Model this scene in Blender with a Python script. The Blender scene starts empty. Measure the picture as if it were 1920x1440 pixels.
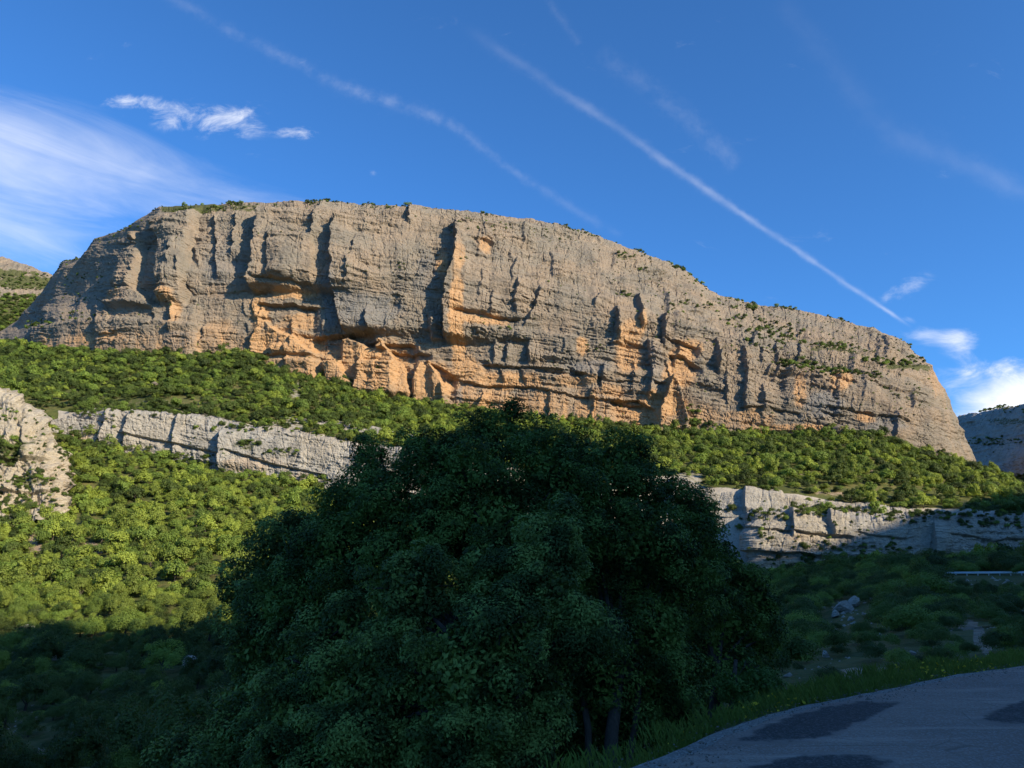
import bpy, math, random
import numpy as np
from mathutils import Vector
from mathutils.bvhtree import BVHTree

random.seed(7)
rng = np.random.default_rng(11)
scene = bpy.context.scene
COL = scene.collection

# ------------------------------------------------------------------ camera
FPX = 1478.0                      # focal length in photo pixels (photo 1920 wide)
PITCH = math.radians(13.0)
EYE = 1.6
cam_d = bpy.data.cameras.new('camera')
cam = bpy.data.objects.new('camera', cam_d)
COL.objects.link(cam)
cam.location = (0, 0, EYE)
cam.rotation_euler = (math.pi / 2 + PITCH, 0, 0)
cam_d.sensor_width = 36.0
cam_d.lens = 36.0 * FPX / 1920.0
cam_d.clip_start = 0.1
cam_d.clip_end = 20000
scene.camera = cam

# ------------------------------------------------------------------ light
SUN_EL = math.radians(25.0)
SUN_AZ = math.radians(52.0)       # to the right of straight-behind-the-camera
SV = Vector((math.sin(SUN_AZ) * math.cos(SUN_EL), -math.cos(SUN_AZ) * math.cos(SUN_EL), math.sin(SUN_EL)))
sun_d = bpy.data.lights.new('sun', 'SUN')
sun_d.energy = 5.0
sun_d.angle = math.radians(0.53)
sun_d.color = (1.0, 0.84, 0.60)
sun = bpy.data.objects.new('sun', sun_d)
COL.objects.link(sun)
sun.rotation_euler = SV.to_track_quat('Z', 'Y').to_euler()

vs = scene.view_settings
vs.view_transform = 'Standard'
vs.look = 'None'
vs.exposure = 0.8
vs.gamma = 1.0
vs.use_curve_mapping = False
scene.cycles.max_bounces = 5
scene.cycles.diffuse_bounces = 3
scene.cycles.transparent_max_bounces = 4
scene.cycles.use_denoising = True


def ray(px, py):
    up = 720.0 - py
    yr = FPX * math.cos(PITCH) - up * math.sin(PITCH)
    zr = FPX * math.sin(PITCH) + up * math.cos(PITCH)
    return (px - 960.0) / yr, zr / yr


def P3(px, py, D):
    a, b = ray(px, py)
    return a * D, D + 0 * a, b * D + EYE


def topix(x, y, z):
    a = x / y
    b = (z - EYE) / y
    # b = (f s + u c)/(f c - u s)
    s, c = math.sin(PITCH), math.cos(PITCH)
    u = FPX * (b * c - s) / (c + b * s)
    yr = FPX * c - u * s
    return a * yr + 960.0, 720.0 - u


# ------------------------------------------------------------------ node helpers
class NT:
    def __init__(self, tree):
        self.t = tree
        self.n = tree.nodes
        self.l = tree.links

    def put(self, sock, v):
        if v is None:
            return
        if hasattr(v, 'bl_idname') and hasattr(v, 'links'):
            self.l.new(v, sock)
        elif isinstance(v, (tuple, list)):
            sock.default_value = tuple(v) if len(sock.default_value) == len(v) else tuple(v) + (1.0,)
        else:
            sock.default_value = v

    def m(self, op, a, b=None, c=None, clamp=False):
        nd = self.n.new('ShaderNodeMath')
        nd.operation = op
        nd.use_clamp = clamp
        self.put(nd.inputs[0], a)
        self.put(nd.inputs[1], b)
        self.put(nd.inputs[2], c)
        return nd.outputs[0]

    def ss(self, v, lo, hi, to0=0.0, to1=1.0):
        nd = self.n.new('ShaderNodeMapRange')
        nd.interpolation_type = 'SMOOTHSTEP'
        self.put(nd.inputs['Value'], v)
        self.put(nd.inputs['From Min'], lo)
        self.put(nd.inputs['From Max'], hi)
        self.put(nd.inputs['To Min'], to0)
        self.put(nd.inputs['To Max'], to1)
        return nd.outputs['Result']

    def mix(self, f, a, b, mode='MIX'):
        nd = self.n.new('ShaderNodeMix')
        nd.data_type = 'RGBA'
        nd.blend_type = mode
        self.put(nd.inputs[0], f)
        self.put(nd.inputs[6], a)
        self.put(nd.inputs[7], b)
        return nd.outputs[2]

    def noise(self, vec, scale, detail=4, rough=0.55, dist=0.0):
        nd = self.n.new('ShaderNodeTexNoise')
        if vec is not None:
            self.l.new(vec, nd.inputs['Vector'])
        nd.inputs['Scale'].default_value = scale
        nd.inputs['Detail'].default_value = detail
        nd.inputs['Roughness'].default_value = rough
        nd.inputs['Distortion'].default_value = dist
        return nd.outputs['Fac']

    def voro(self, vec, scale, feat='F1', out='Distance'):
        nd = self.n.new('ShaderNodeTexVoronoi')
        nd.feature = feat
        if vec is not None:
            self.l.new(vec, nd.inputs['Vector'])
        nd.inputs['Scale'].default_value = scale
        return nd.outputs[out]

    def attr(self, name, out='Fac'):
        nd = self.n.new('ShaderNodeAttribute')
        nd.attribute_name = name
        return nd.outputs[out]

    def pos(self):
        return self.n.new('ShaderNodeNewGeometry').outputs['Position']

    def mapping(self, vec, scale=(1, 1, 1), rot=(0, 0, 0), loc=(0, 0, 0)):
        nd = self.n.new('ShaderNodeMapping')
        self.l.new(vec, nd.inputs['Vector'])
        nd.inputs['Scale'].default_value = scale
        nd.inputs['Rotation'].default_value = rot
        nd.inputs['Location'].default_value = loc
        return nd.outputs[0]

    def comb(self, x, y, z):
        nd = self.n.new('ShaderNodeCombineXYZ')
        self.put(nd.inputs[0], x)
        self.put(nd.inputs[1], y)
        self.put(nd.inputs[2], z)
        return nd.outputs[0]

    def sep(self, v):
        nd = self.n.new('ShaderNodeSeparateXYZ')
        self.l.new(v, nd.inputs[0])
        return nd.outputs


# ------------------------------------------------------------------ world: sky, clouds, contrails
world = bpy.data.worlds.new('World')
scene.world = world
world.use_nodes = True
W = NT(world.node_tree)
W.n.clear()
sky = W.n.new('ShaderNodeTexSky')
sky.sky_type = 'NISHITA'
sky.sun_disc = False
sky.sun_elevation = SUN_EL
sky.sun_rotation = math.pi - SUN_AZ
sky.altitude = 600
sky.air_density = 0.8
sky.dust_density = 1.6
sky.ozone_density = 6.0
skycol = W.mix(1.0, sky.outputs[0], (0.44, 0.79, 0.98, 1), 'MULTIPLY')
tc = W.n.new('ShaderNodeTexCoord').outputs['Generated']
dx, dy, dz = W.sep(tc)
fy = W.m('MAXIMUM', dy, 0.05)
qx = W.m('DIVIDE', dx, fy)
qz = W.m('DIVIDE', dz, fy)
q = W.comb(qx, qz, 0.0)
front = W.ss(dy, 0.1, 0.3)


def qp(px, py):
    return ray(px, py)


def contrail(p0, p1, w0, w1, amp, i0, i1, wob=0.006, nsc=14, seed=0.0, ragged=0.6):
    (x0, z0), (x1, z1) = qp(*p0), qp(*p1)
    L = math.hypot(x1 - x0, z1 - z0)
    ux, uz = (x1 - x0) / L, (z1 - z0) / L
    ax = W.m('SUBTRACT', qx, x0)
    az = W.m('SUBTRACT', qz, z0)
    t = W.m('ADD', W.m('MULTIPLY', ax, ux), W.m('MULTIPLY', az, uz))
    d = W.m('SUBTRACT', W.m('MULTIPLY', ax, -uz), W.m('MULTIPLY', az, -ux))
    n1 = W.noise(W.comb(t, seed, 0.0), 5.0, 3, 0.6)
    d = W.m('ADD', d, W.m('MULTIPLY', W.m('SUBTRACT', n1, 0.5), wob * 3))
    n2 = W.noise(W.comb(t, W.m('MULTIPLY', d, 1.2), seed + 3.0), nsc * 3, 5, 0.65)
    tt = W.m('DIVIDE', t, L)
    w = W.m('ADD', w0, W.m('MULTIPLY', W.m('SUBTRACT', w1, w0), tt))
    w = W.m('MULTIPLY', w, W.m('ADD', 0.1, W.m('MULTIPLY', n2, 1.8)))
    e = W.m('DIVIDE', d, w)
    g = W.m('POWER', 2.718, W.m('MULTIPLY', W.m('MULTIPLY', e, e), -1.0))
    ends = W.m('MULTIPLY', W.ss(tt, -0.03, 0.06), W.ss(tt, 0.96, 1.02, 1.0, 0.0))
    inten = W.m('ADD', i0, W.m('MULTIPLY', i1 - i0, tt))
    n3 = W.ss(W.noise(W.comb(t, d, seed + 9.0), nsc, 4, 0.6), 0.3, 0.7, 1.0 - ragged, 1.0)
    r = W.m('MULTIPLY', W.m('MULTIPLY', g, ends), W.m('MULTIPLY', inten, n3))
    return W.m('MULTIPLY', r, amp)


def blob(c, rx, ry, ang=0.0, soft=1.0):
    x0, z0 = qp(*c)
    s = 1.0 / 1500.0
    ca, sa = math.cos(ang), math.sin(ang)
    ax = W.m('SUBTRACT', qx, x0)
    az = W.m('SUBTRACT', qz, z0)
    u = W.m('DIVIDE', W.m('ADD', W.m('MULTIPLY', ax, ca), W.m('MULTIPLY', az, sa)), rx * s)
    v = W.m('DIVIDE', W.m('SUBTRACT', W.m('MULTIPLY', az, ca), W.m('MULTIPLY', ax, sa)), ry * s)
    r = W.m('SQRT', W.m('ADD', W.m('MULTIPLY', u, u), W.m('MULTIPLY', v, v)))
    return W.ss(r, 1.0 - soft, 1.0, 1.0, 0.0)


def addall(lst):
    r = lst[0]
    for x in lst[1:]:
        r = W.m('ADD', r, x)
    return r


trails = [
    contrail((880, 55), (1696, 606), 0.0085, 0.0026, 0.30, 0.08, 1.0, 0.004, 16, 1.3, 0.7),
    contrail((310, -10), (650, 170), 0.0075, 0.0085, 0.11, 0.45, 1.0, 0.009, 24, 4.1, 0.95),
    contrail((640, 164), (830, 226), 0.0085, 0.0080, 0.12, 1.0, 0.9, 0.006, 24, 6.1, 0.95),
    contrail((822, 222), (1160, 446), 0.0065, 0.0055, 0.11, 0.9, 0.45, 0.006, 26, 8.7, 0.95),
    contrail((1460, 0), (1660, 245), 0.018, 0.018, 0.030, 0.5, 1.0, 0.01, 10, 11.2, 0.9),
    contrail((1650, 240), (1960, 378), 0.020, 0.012, 0.065, 0.5, 1.2, 0.01, 10, 13.9, 0.8),
    contrail((1020, -10), (1085, 85), 0.006, 0.006, 0.05, 1, 0.6, 0.012, 26, 15.5, 0.95),
    contrail((1130, 90), (1385, 310), 0.013, 0.012, 0.07, 0.5, 1.0, 0.014, 24, 17.5, 1.0),
]
# cirrus fan on the left: noise drawn out along a shallow falling direction
rq = W.mapping(W.mapping(q, (1, 1, 1), (0, 0, math.radians(16))), (1.3, 8.0, 1))
cn = W.noise(rq, 2.0, 9, 0.60, 0.9)
cn2 = W.noise(q, 2.6, 4, 0.6)
cm = addall([W.m('MULTIPLY', blob((40, 300), 800, 200, math.radians(-12), 1.0), 1.25), W.m('MULTIPLY', blob((-60, 430), 420, 110, math.radians(-14), 1.0), 0.9)])
cir = W.ss(W.m('ADD', W.m('MULTIPLY', cm, 0.75), W.m('MULTIPLY', W.m('SUBTRACT', cn, 0.5), 1.5)), 0.05, 1.30)
cir = W.m('MULTIPLY', W.m('MULTIPLY', cir, W.ss(cm, 0.0, 0.3)), W.ss(cn2, 0.25, 0.65, 0.26, 0.62))
# small torn cumulus
pn = W.noise(W.mapping(q, (1.0, 1.5, 1)), 20.0, 8, 0.68, 0.6)
pm = addall([blob((245, 190), 100, 30), blob((325, 216), 90, 54), blob((435, 228), 130, 66),
             W.m('MULTIPLY', blob((560, 250), 80, 24), 0.9), W.m('MULTIPLY', blob((700, 325), 16, 14), 0.5)])
puff = W.ss(W.m('ADD', W.m('MULTIPLY', W.m('SUBTRACT', pn, 0.5), 1.9), W.m('MULTIPLY', pm, 0.60)), 0.12, 1.15)
puff = W.m('MULTIPLY', W.m('MULTIPLY', puff, W.ss(pm, 0.0, 0.5)), 0.85)
rn = W.noise(W.mapping(q, (1.0, 2.0, 1), (0, 0, math.radians(-22))), 10.0, 8, 0.64, 0.6)
rm = addall([W.m('MULTIPLY', blob((1700, 540), 90, 36, math.radians(25)), 0.75), blob((1745, 634), 110, 40), W.m('MULTIPLY', blob((1805, 642), 66, 46, math.radians(20)), 0.9),
             W.m('MULTIPLY', blob((1700, 600), 36, 16), 0.45), W.m('MULTIPLY', blob((1880, 690), 130, 44), 0.8)])
rcl = W.ss(W.m('ADD', W.m('MULTIPLY', W.m('SUBTRACT', rn, 0.5), 1.6), W.m('MULTIPLY', rm, 0.62)), 0.14, 1.05)
rcl = W.m('MULTIPLY', rcl, W.ss(rm, 0.0, 0.3))
bank = blob((1990, 780), 360, 150, 0.0, 1.0)
bank = W.ss(W.m('ADD', bank, W.m('MULTIPLY', W.m('SUBTRACT', rn, 0.5), 0.9)), 0.12, 0.75)
dens = W.m('MULTIPLY', W.m('MINIMUM', addall(trails + [cir, puff, W.m('MULTIPLY', rcl, 0.85), bank]), 0.96), front)
CLOUD = 4.6
skymix = W.mix(dens, skycol, (CLOUD * 0.96, CLOUD * 0.98, CLOUD * 1.03, 1))
bg = W.n.new('ShaderNodeBackground')
W.l.new(skymix, bg.inputs['Color'])
bg.inputs['Strength'].default_value = 0.15
wo = W.n.new('ShaderNodeOutputWorld')
W.l.new(bg.outputs[0], wo.inputs['Surface'])

# ------------------------------------------------------------------ numpy noise
def h2(ix, iy, seed):
    h = (ix.astype(np.int64) * 374761393 + iy.astype(np.int64) * 668265263 + seed * 974634777) & 0xFFFFFFFF
    h = ((h ^ (h >> 13)) * 1274126177) & 0xFFFFFFFF
    h = h ^ (h >> 16)
    return (h & 0xFFFFFF) / float(0x1000000)


def perlin(x, y, seed=0):
    x0 = np.floor(x); y0 = np.floor(y)
    fx = x - x0; fy_ = y - y0
    ux = fx * fx * fx * (fx * (fx * 6 - 15) + 10)
    uy = fy_ * fy_ * fy_ * (fy_ * (fy_ * 6 - 15) + 10)
    r = []
    for j in (0, 1):
        for i in (0, 1):
            a = h2(x0 + i, y0 + j, seed) * (2 * math.pi)
            r.append(np.cos(a) * (fx - i) + np.sin(a) * (fy_ - j))
    return (r[0] * (1 - ux) + r[1] * ux) * (1 - uy) + (r[2] * (1 - ux) + r[3] * ux) * uy * 1.0


def fbm(x, y, octv=4, seed=0, gain=0.5):
    s = 0.0; a = 1.0; t = 0.0
    for i in range(octv):
        s = s + a * perlin(x * 2 ** i + 17.3 * i, y * 2 ** i - 9.1 * i, seed + i)
        t += a; a *= gain
    return s / t * 1.6


def ridged(x, y, octv=3, seed=0):
    s = 0.0; a = 1.0
    for i in range(octv):
        s = s + a * (1 - 2.2 * np.abs(perlin(x * 2 ** i + 5.7 * i, y * 2 ** i, seed + i)))
        a *= 0.5
    return s / 1.75


def worley(x, y, seed=0):
    x0 = np.floor(x); y0 = np.floor(y)
    f1 = np.full(x.shape, 9.0); f2 = np.full(x.shape, 9.0); cid = np.zeros(x.shape)
    for j in (-1, 0, 1):
        for i in (-1, 0, 1):
            cx = x0 + i; cy = y0 + j
            a = h2(cx, cy, seed); b = h2(cx, cy, seed + 101)
            d = (cx + 0.1 + 0.8 * a - x) ** 2 + (cy + 0.1 + 0.8 * b - y) ** 2
            c = h2(cx, cy, seed + 202)
            nearer = d < f1
            f2 = np.where(nearer, f1, np.minimum(f2, d))
            cid = np.where(nearer, c, cid)
            f1 = np.where(nearer, d, f1)
    return np.sqrt(f1), np.sqrt(f2), cid


def sst(a, b, x):
    t = np.clip((x - a) / (b - a), 0, 1)
    return t * t * (3 - 2 * t)


# ------------------------------------------------------------------ object helpers
def link(o, parent=None):
    COL.objects.link(o)
    if parent is not None:
        o.parent = parent
    return o


def tag(o, label=None, cat=None, group=None, kind=None):
    if label: o['label'] = label
    if cat: o['category'] = cat
    if group: o['group'] = group
    if kind: o['kind'] = kind
    return o


def npmesh(name, V, F, mats=(), smooth=False, attrs=None):
    """V (n,3) float, F (m,k) int with k = 3 or 4."""
    me = bpy.data.meshes.new(name)
    V = np.asarray(V, np.float32); F = np.asarray(F, np.int32)
    k = F.shape[1]
    me.vertices.add(len(V)); me.vertices.foreach_set('co', V.ravel())
    me.loops.add(F.size); me.loops.foreach_set('vertex_index', F.ravel())
    me.polygons.add(len(F))
    me.polygons.foreach_set('loop_start', np.arange(0, F.size, k, dtype=np.int32))
    try:
        me.polygons.foreach_set('loop_total', np.full(len(F), k, np.int32))
    except Exception:
        pass
    me.polygons.foreach_set('use_smooth', np.full(len(F), smooth, bool))
    me.update(calc_edges=True)
    for nm, arr in (attrs or {}).items():
        at = me.attributes.new(nm, 'FLOAT', 'POINT')
        at.data.foreach_set('value', np.asarray(arr, np.float32).ravel())
    for m_ in mats:
        me.materials.append(m_)
    return me


def grid_faces(nv, nu):
    i = np.arange(nv - 1)[:, None] * nu + np.arange(nu - 1)[None, :]
    return np.stack([i, i + 1, i + nu + 1, i + nu], -1).reshape(-1, 4)


def meshobj(name, me, parent=None):
    return link(bpy.data.objects.new(name, me), parent)


def empty(name, loc):
    o = bpy.data.objects.new(name, None)
    o.location = loc
    return link(o)


class MB:
    def __init__(self):
        self.v = []; self.f = []

    def box(self, c, s, rz=0.0):
        b = len(self.v); ca, sa = math.cos(rz), math.sin(rz)
        for dz_ in (-1, 1):
            for dx_, dy_ in ((-1, -1), (1, -1), (1, 1), (-1, 1)):
                x, y = dx_ * s[0] / 2, dy_ * s[1] / 2
                self.v.append((c[0] + x * ca - y * sa, c[1] + x * sa + y * ca, c[2] + dz_ * s[2] / 2))
        for a in ((0, 3, 2, 1), (4, 5, 6, 7), (0, 1, 5, 4), (1, 2, 6, 5), (2, 3, 7, 6), (3, 0, 4, 7)):
            self.f.append(tuple(b + i for i in a))

    def tube(self, pts, rad, n=8):
        b = len(self.v)
        pts = [Vector(p) for p in pts]
        for i, p in enumerate(pts):
            t = (pts[min(i + 1, len(pts) - 1)] - pts[max(i - 1, 0)]).normalized()
            a = t.cross(Vector((0.3, 1, 0.1)))
            a.normalize(); c = t.cross(a)
            for k in range(n):
                an = 2 * math.pi * k / n
                self.v.append(tuple(p + (a * math.cos(an) + c * math.sin(an)) * rad[i]))
        for i in range(len(pts) - 1):
            for k in range(n):
                k2 = (k + 1) % n
                self.f.append((b + i * n + k, b + i * n + k2, b + (i + 1) * n + k2, b + (i + 1) * n + k))
        self.f.append(tuple(b + k for k in range(n))[::-1])
        self.f.append(tuple(b + (len(pts) - 1) * n + k for k in range(n)))

    def build(self, name, mat, parent=None, smooth=False):
        me = bpy.data.meshes.new(name)
        me.from_pydata(self.v, [], self.f)
        me.materials.append(mat)
        if smooth:
            for p in me.polygons: p.use_smooth = True
        return meshobj(name, me, parent)


def new_mat(name):
    m_ = bpy.data.materials.new(name)
    m_.use_nodes = True
    t = NT(m_.node_tree)
    b = t.n['Principled BSDF']
    b.inputs['Roughness'].default_value = 0.9
    b.inputs['Specular IOR Level'].default_value = 0.15
    return m_, t, b


def bump(t, b, h, strength, dist):
    nd = t.n.new('ShaderNodeBump')
    nd.inputs['Strength'].default_value = strength
    nd.inputs['Distance'].default_value = dist
    t.put(nd.inputs['Height'], h)
    t.l.new(nd.outputs[0], b.inputs['Normal'])


# ------------------------------------------------------------------ materials
def rock_material(name, grey, warm, dark, orange=(0.43, 0.235, 0.105), lichen=0.35, streaks=0.5, sc=1.0):
    m_, t, b = new_mat(name)
    p = t.pos()
    n1 = t.noise(p, 0.035 * sc, 5, 0.6)
    n2 = t.noise(t.mapping(p, (1, 1, 2.6)), 0.22 * sc, 6, 0.65)
    n3 = t.noise(p, 1.1 * sc, 5, 0.7)
    st = t.noise(t.mapping(p, (1.0, 1.0, 0.07)), 0.22 * sc, 5, 0.6)
    c = t.mix(t.ss(n1, 0.38, 0.62), grey, warm)
    nb = t.noise(t.mapping(p, (1, 1, 0.6)), 0.075 * sc, 5, 0.6)
    c = t.mix(t.ss(nb, 0.50, 0.70, 0.0, 0.45), c, dark)
    c = t.mix(t.ss(nb, 0.48, 0.32, 0.0, 0.35), c, tuple(x * 1.25 for x in warm) + (1,))
    c = t.mix(t.m('MULTIPLY', t.ss(n2, 0.5, 0.72), lichen), c, dark)
    c = t.mix(t.m('MULTIPLY', t.ss(st, 0.52, 0.68), streaks * 0.55), c, dark)
    c = t.mix(t.m('MULTIPLY', t.ss(t.attr('blue'), 0.2, 0.9), 0.75), c, (0.165, 0.175, 0.185, 1))
    om = t.attr('orange')
    of = t.ss(t.m('ADD', om, t.m('MULTIPLY', t.m('SUBTRACT', n2, 0.5), 0.55)), 0.12, 0.95)
    oc = t.mix(t.ss(n3, 0.35, 0.65), orange, (orange[0] * 1.12, orange[1] * 1.35, orange[2] * 1.7, 1))
    oc = t.mix(t.m('MULTIPLY', t.ss(st, 0.55, 0.7), 0.5), oc, (0.20, 0.15, 0.12, 1))
    c = t.mix(t.m('MULTIPLY', of, 0.92), c, oc)
    grn = t.attr('green')
    c = t.mix(t.m('MULTIPLY', t.ss(t.m('ADD', grn, t.m('MULTIPLY', t.m('SUBTRACT', n2, 0.5), 1.2)), 0.4, 0.7), 0.9), c, (0.07, 0.08, 0.025, 1))
    c = t.mix(t.ss(n3, 0.3, 0.7, 0.0, 0.30), c, t.mix(1.0, c, (0.45, 0.43, 0.40, 1), 'MULTIPLY'))
    t.put(b.inputs['Base Color'], c)
    cr = t.voro(t.mapping(p, (0.5, 0.5, 1.0)), 0.9 * sc, 'DISTANCE_TO_EDGE')
    hh = t.m('ADD', t.m('MULTIPLY', n3, 0.9), t.ss(cr, 0.0, 0.06, 0.0, 0.10))
    hh = t.m('ADD', hh, t.m('MULTIPLY', t.noise(t.mapping(p, (0.25, 0.25, 2.2)), 0.9 * sc, 4, 0.6), 0.7))
    bump(t, b, hh, 1.0, 0.8 / sc)
    return m_


M_CLIFF = rock_material('limestone_weathered', (0.216, 0.187, 0.150), (0.268, 0.209, 0.154), (0.104, 0.094, 0.082))
M_PALE = rock_material('limestone_pale', (0.335, 0.32, 0.29), (0.36, 0.325, 0.27), (0.16, 0.152, 0.137), (0.44, 0.29, 0.17), 0.6, 0.8)
M_CREAM = rock_material('limestone_cream', (0.385, 0.345, 0.28), (0.42, 0.36, 0.265), (0.19, 0.168, 0.134), (0.46, 0.33, 0.20), 0.55, 0.5)
M_BOULDER = rock_material('limestone_boulder', (0.36, 0.34, 0.31), (0.34, 0.30, 0.25), (0.15, 0.14, 0.12), lichen=0.8, sc=5.0)


def ground_material():
    m_, t, b = new_mat('hillside_soil_and_grass')
    p = t.pos()
    n1 = t.noise(p, 0.03, 5, 0.6)
    n2 = t.noise(p, 0.35, 6, 0.65)
    n3 = t.noise(p, 2.5, 4, 0.6)
    c = t.mix(t.ss(n1, 0.35, 0.65), (0.075, 0.085, 0.024, 1), (0.13, 0.115, 0.045, 1))
    c = t.mix(t.ss(n2, 0.40, 0.62), c, (0.055, 0.07, 0.02, 1))
    c = t.mix(t.ss(n2, 0.64, 0.76, 0.0, 0.55), c, (0.26, 0.22, 0.16, 1))
    sm = t.ss(t.m('ADD', t.attr('soil'), t.m('MULTIPLY', t.m('SUBTRACT', n2, 0.5), 1.3)), 0.40, 0.62)
    c = t.mix(sm, c, t.mix(t.ss(n3, 0.35, 0.65), (0.22, 0.155, 0.105, 1), (0.30, 0.235, 0.17, 1)))
    rm_ = t.ss(t.m('ADD', t.attr('rock'), t.m('MULTIPLY', t.m('SUBTRACT', n2, 0.5), 1.0)), 0.35, 0.6)
    c = t.mix(rm_, c, t.mix(t.ss(n3, 0.3, 0.7), (0.38, 0.35, 0.30, 1), (0.27, 0.24, 0.20, 1)))
    t.put(b.inputs['Base Color'], c)
    bump(t, b, t.m('ADD', n2, t.m('MULTIPLY', n3, 0.3)), 0.9, 0.6)
    return m_


M_GROUND = ground_material()


def leaf_material(name, col, var=0.35, trans=0.32, gloss=0.25, rough=0.6, nsc=1.6, own=0.55):
    m_, t, b = new_mat(name)
    oi = t.n.new('ShaderNodeObjectInfo').outputs['Random']
    p = t.pos()
    n = t.noise(p, nsc, 3, 0.6)
    k = t.m('ADD', t.m('MULTIPLY', oi, own), t.m('MULTIPLY', n if own > 0.3 else t.ss(n, 0.34, 0.66), 1.0 - own))
    lo = tuple(x * (1 - var) for x in col)
    hi = (min(1, col[0] * (1 + var * 1.25)), col[1] * (1 + var), col[2] * (1 + var * 0.5))
    c = t.mix(t.ss(k, 0.15, 0.85), lo + (1,), hi + (1,))
    t.put(b.inputs['Base Color'], c)
    b.inputs['Roughness'].default_value = rough
    b.inputs['Specular IOR Level'].default_value = gloss
    tr = t.n.new('ShaderNodeBsdfTranslucent')
    t.put(tr.inputs['Color'], t.mix(1.0, c, (1.25, 1.15, 0.45, 1), 'MULTIPLY'))
    mx = t.n.new('ShaderNodeMixShader')
    mx.inputs[0].default_value = trans
    t.l.new(b.outputs[0], mx.inputs[1]); t.l.new(tr.outputs[0], mx.inputs[2])
    out = t.n['Material Output']
    t.l.new(mx.outputs[0], out.inputs['Surface'])
    return m_


LEAF = [leaf_material('leaf_yellow_green', (0.200, 0.266, 0.050)),
        leaf_material('leaf_mid_green', (0.132, 0.202, 0.041)),
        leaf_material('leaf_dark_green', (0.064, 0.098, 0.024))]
M_OAKLEAF = leaf_material('oak_leaf_grey_green', (0.112, 0.160, 0.046), 0.52, 0.15, 0.10, 0.6, 2.4, 0.0)
M_OAKLEAF2 = leaf_material('oak_leaf_deep_green', (0.078, 0.122, 0.030), 0.52, 0.15, 0.10, 0.6, 2.4, 0.0)
M_BUSHLEAF = leaf_material('bush_leaf_fresh', (0.065, 0.12, 0.03), 0.35, 0.25, 0.2)


def bark_material():
    m_, t, b = new_mat('bark')
    p = t.pos()
    n = t.noise(t.mapping(p, (6, 6, 1.2)), 4.0, 5, 0.6)
    t.put(b.inputs['Base Color'], t.mix(n, (0.030, 0.025, 0.021, 1), (0.085, 0.073, 0.062, 1)))
    bump(t, b, n, 0.8, 0.03)
    return m_


M_BARK = bark_material()


def asphalt_material(name, c0, c1, c2, gravel=0.5, worn=None):
    m_, t, b = new_mat(name)
    p = t.pos()
    n1 = t.noise(p, 0.5, 5, 0.6)
    n2 = t.noise(p, 45.0, 3, 0.7)
    n3 = t.noise(t.mapping(p, (0.35, 2.2, 1), (0, 0, math.radians(-46))), 1.2, 5, 0.6)
    sp = t.voro(p, 60.0, 'F1', 'Color')
    c = t.mix(t.ss(n1, 0.3, 0.7), c0, c1)
    c = t.mix(t.ss(n3, 0.48, 0.7, 0.0, 0.7), c, c2)
    spv = t.sep(sp)[0]
    c = t.mix(t.ss(spv, 0.55, 1.0, 0.0, gravel), c, (0.33, 0.32, 0.30, 1))
    c = t.mix(t.ss(n2, 0.5, 0.75, 0.0, 0.5), c, (0.03, 0.03, 0.032, 1))
    ce = t.voro(t.mapping(t.mix(0.12, p, t.n.new('ShaderNodeTexNoise').outputs['Color'], 'ADD'), (1, 1, 1)), 0.9, 'DISTANCE_TO_EDGE')
    ck = t.m('MULTIPLY', t.ss(ce, 0.012, 0.002), t.ss(n1, 0.42, 0.55))
    c = t.mix(t.m('MULTIPLY', ck, 0.4), c, (0.03, 0.028, 0.026, 1))
    if worn is not None:
        wv = t.ss(t.m('ADD', t.attr('worn'), t.m('MULTIPLY', t.m('SUBTRACT', t.noise(p, 5.0, 6, 0.75), 0.5), 2.2)), 0.20, 0.85)
        wc = t.mix(t.ss(n1, 0.3, 0.7), (0.175, 0.134, 0.116, 1), (0.235, 0.184, 0.157, 1))
        wc = t.mix(t.ss(n3, 0.48, 0.7, 0.0, 0.7), wc, (0.345, 0.278, 0.235, 1))
        c = t.mix(wv, c, wc)
    t.put(b.inputs['Base Color'], c)
    b.inputs['Roughness'].default_value = 0.85
    bump(t, b, t.m('ADD', t.m('MULTIPLY', n2, 0.6), t.voro(p, 60.0)), 0.6, 0.006)
    return m_


M_ROAD = asphalt_material('asphalt_worn', (0.190, 0.136, 0.112), (0.255, 0.187, 0.150), (0.37, 0.282, 0.226), 0.5)
M_PATCH = asphalt_material('asphalt_patch_fresh', (0.042, 0.038, 0.037), (0.054, 0.049, 0.047), (0.066, 0.06, 0.056), 0.22, (0.185, 0.163, 0.146, 1))


def plain(name, col, rough=0.8, metal=0.0):
    m_, t, b = new_mat(name)
    n = t.noise(t.pos(), 8.0, 4, 0.6)
    t.put(b.inputs['Base Color'], t.mix(n, tuple(x * 0.8 for x in col) + (1,), tuple(min(1, x * 1.2) for x in col) + (1,)))
    b.inputs['Roughness'].default_value = rough
    b.inputs['Metallic'].default_value = metal
    return m_


M_STEEL = plain('galvanised_steel', (0.62, 0.64, 0.66), 0.45, 0.4)
M_GRAVEL = plain('gravel', (0.15, 0.135, 0.12))
M_GRASS = leaf_material('grass_blade', (0.10, 0.15, 0.035), 0.4, 0.25, 0.1)
M_FLOWER = plain('yellow_flower', (0.50, 0.38, 0.03))
M_STALK = plain('dry_stalk', (0.30, 0.24, 0.13))

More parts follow.
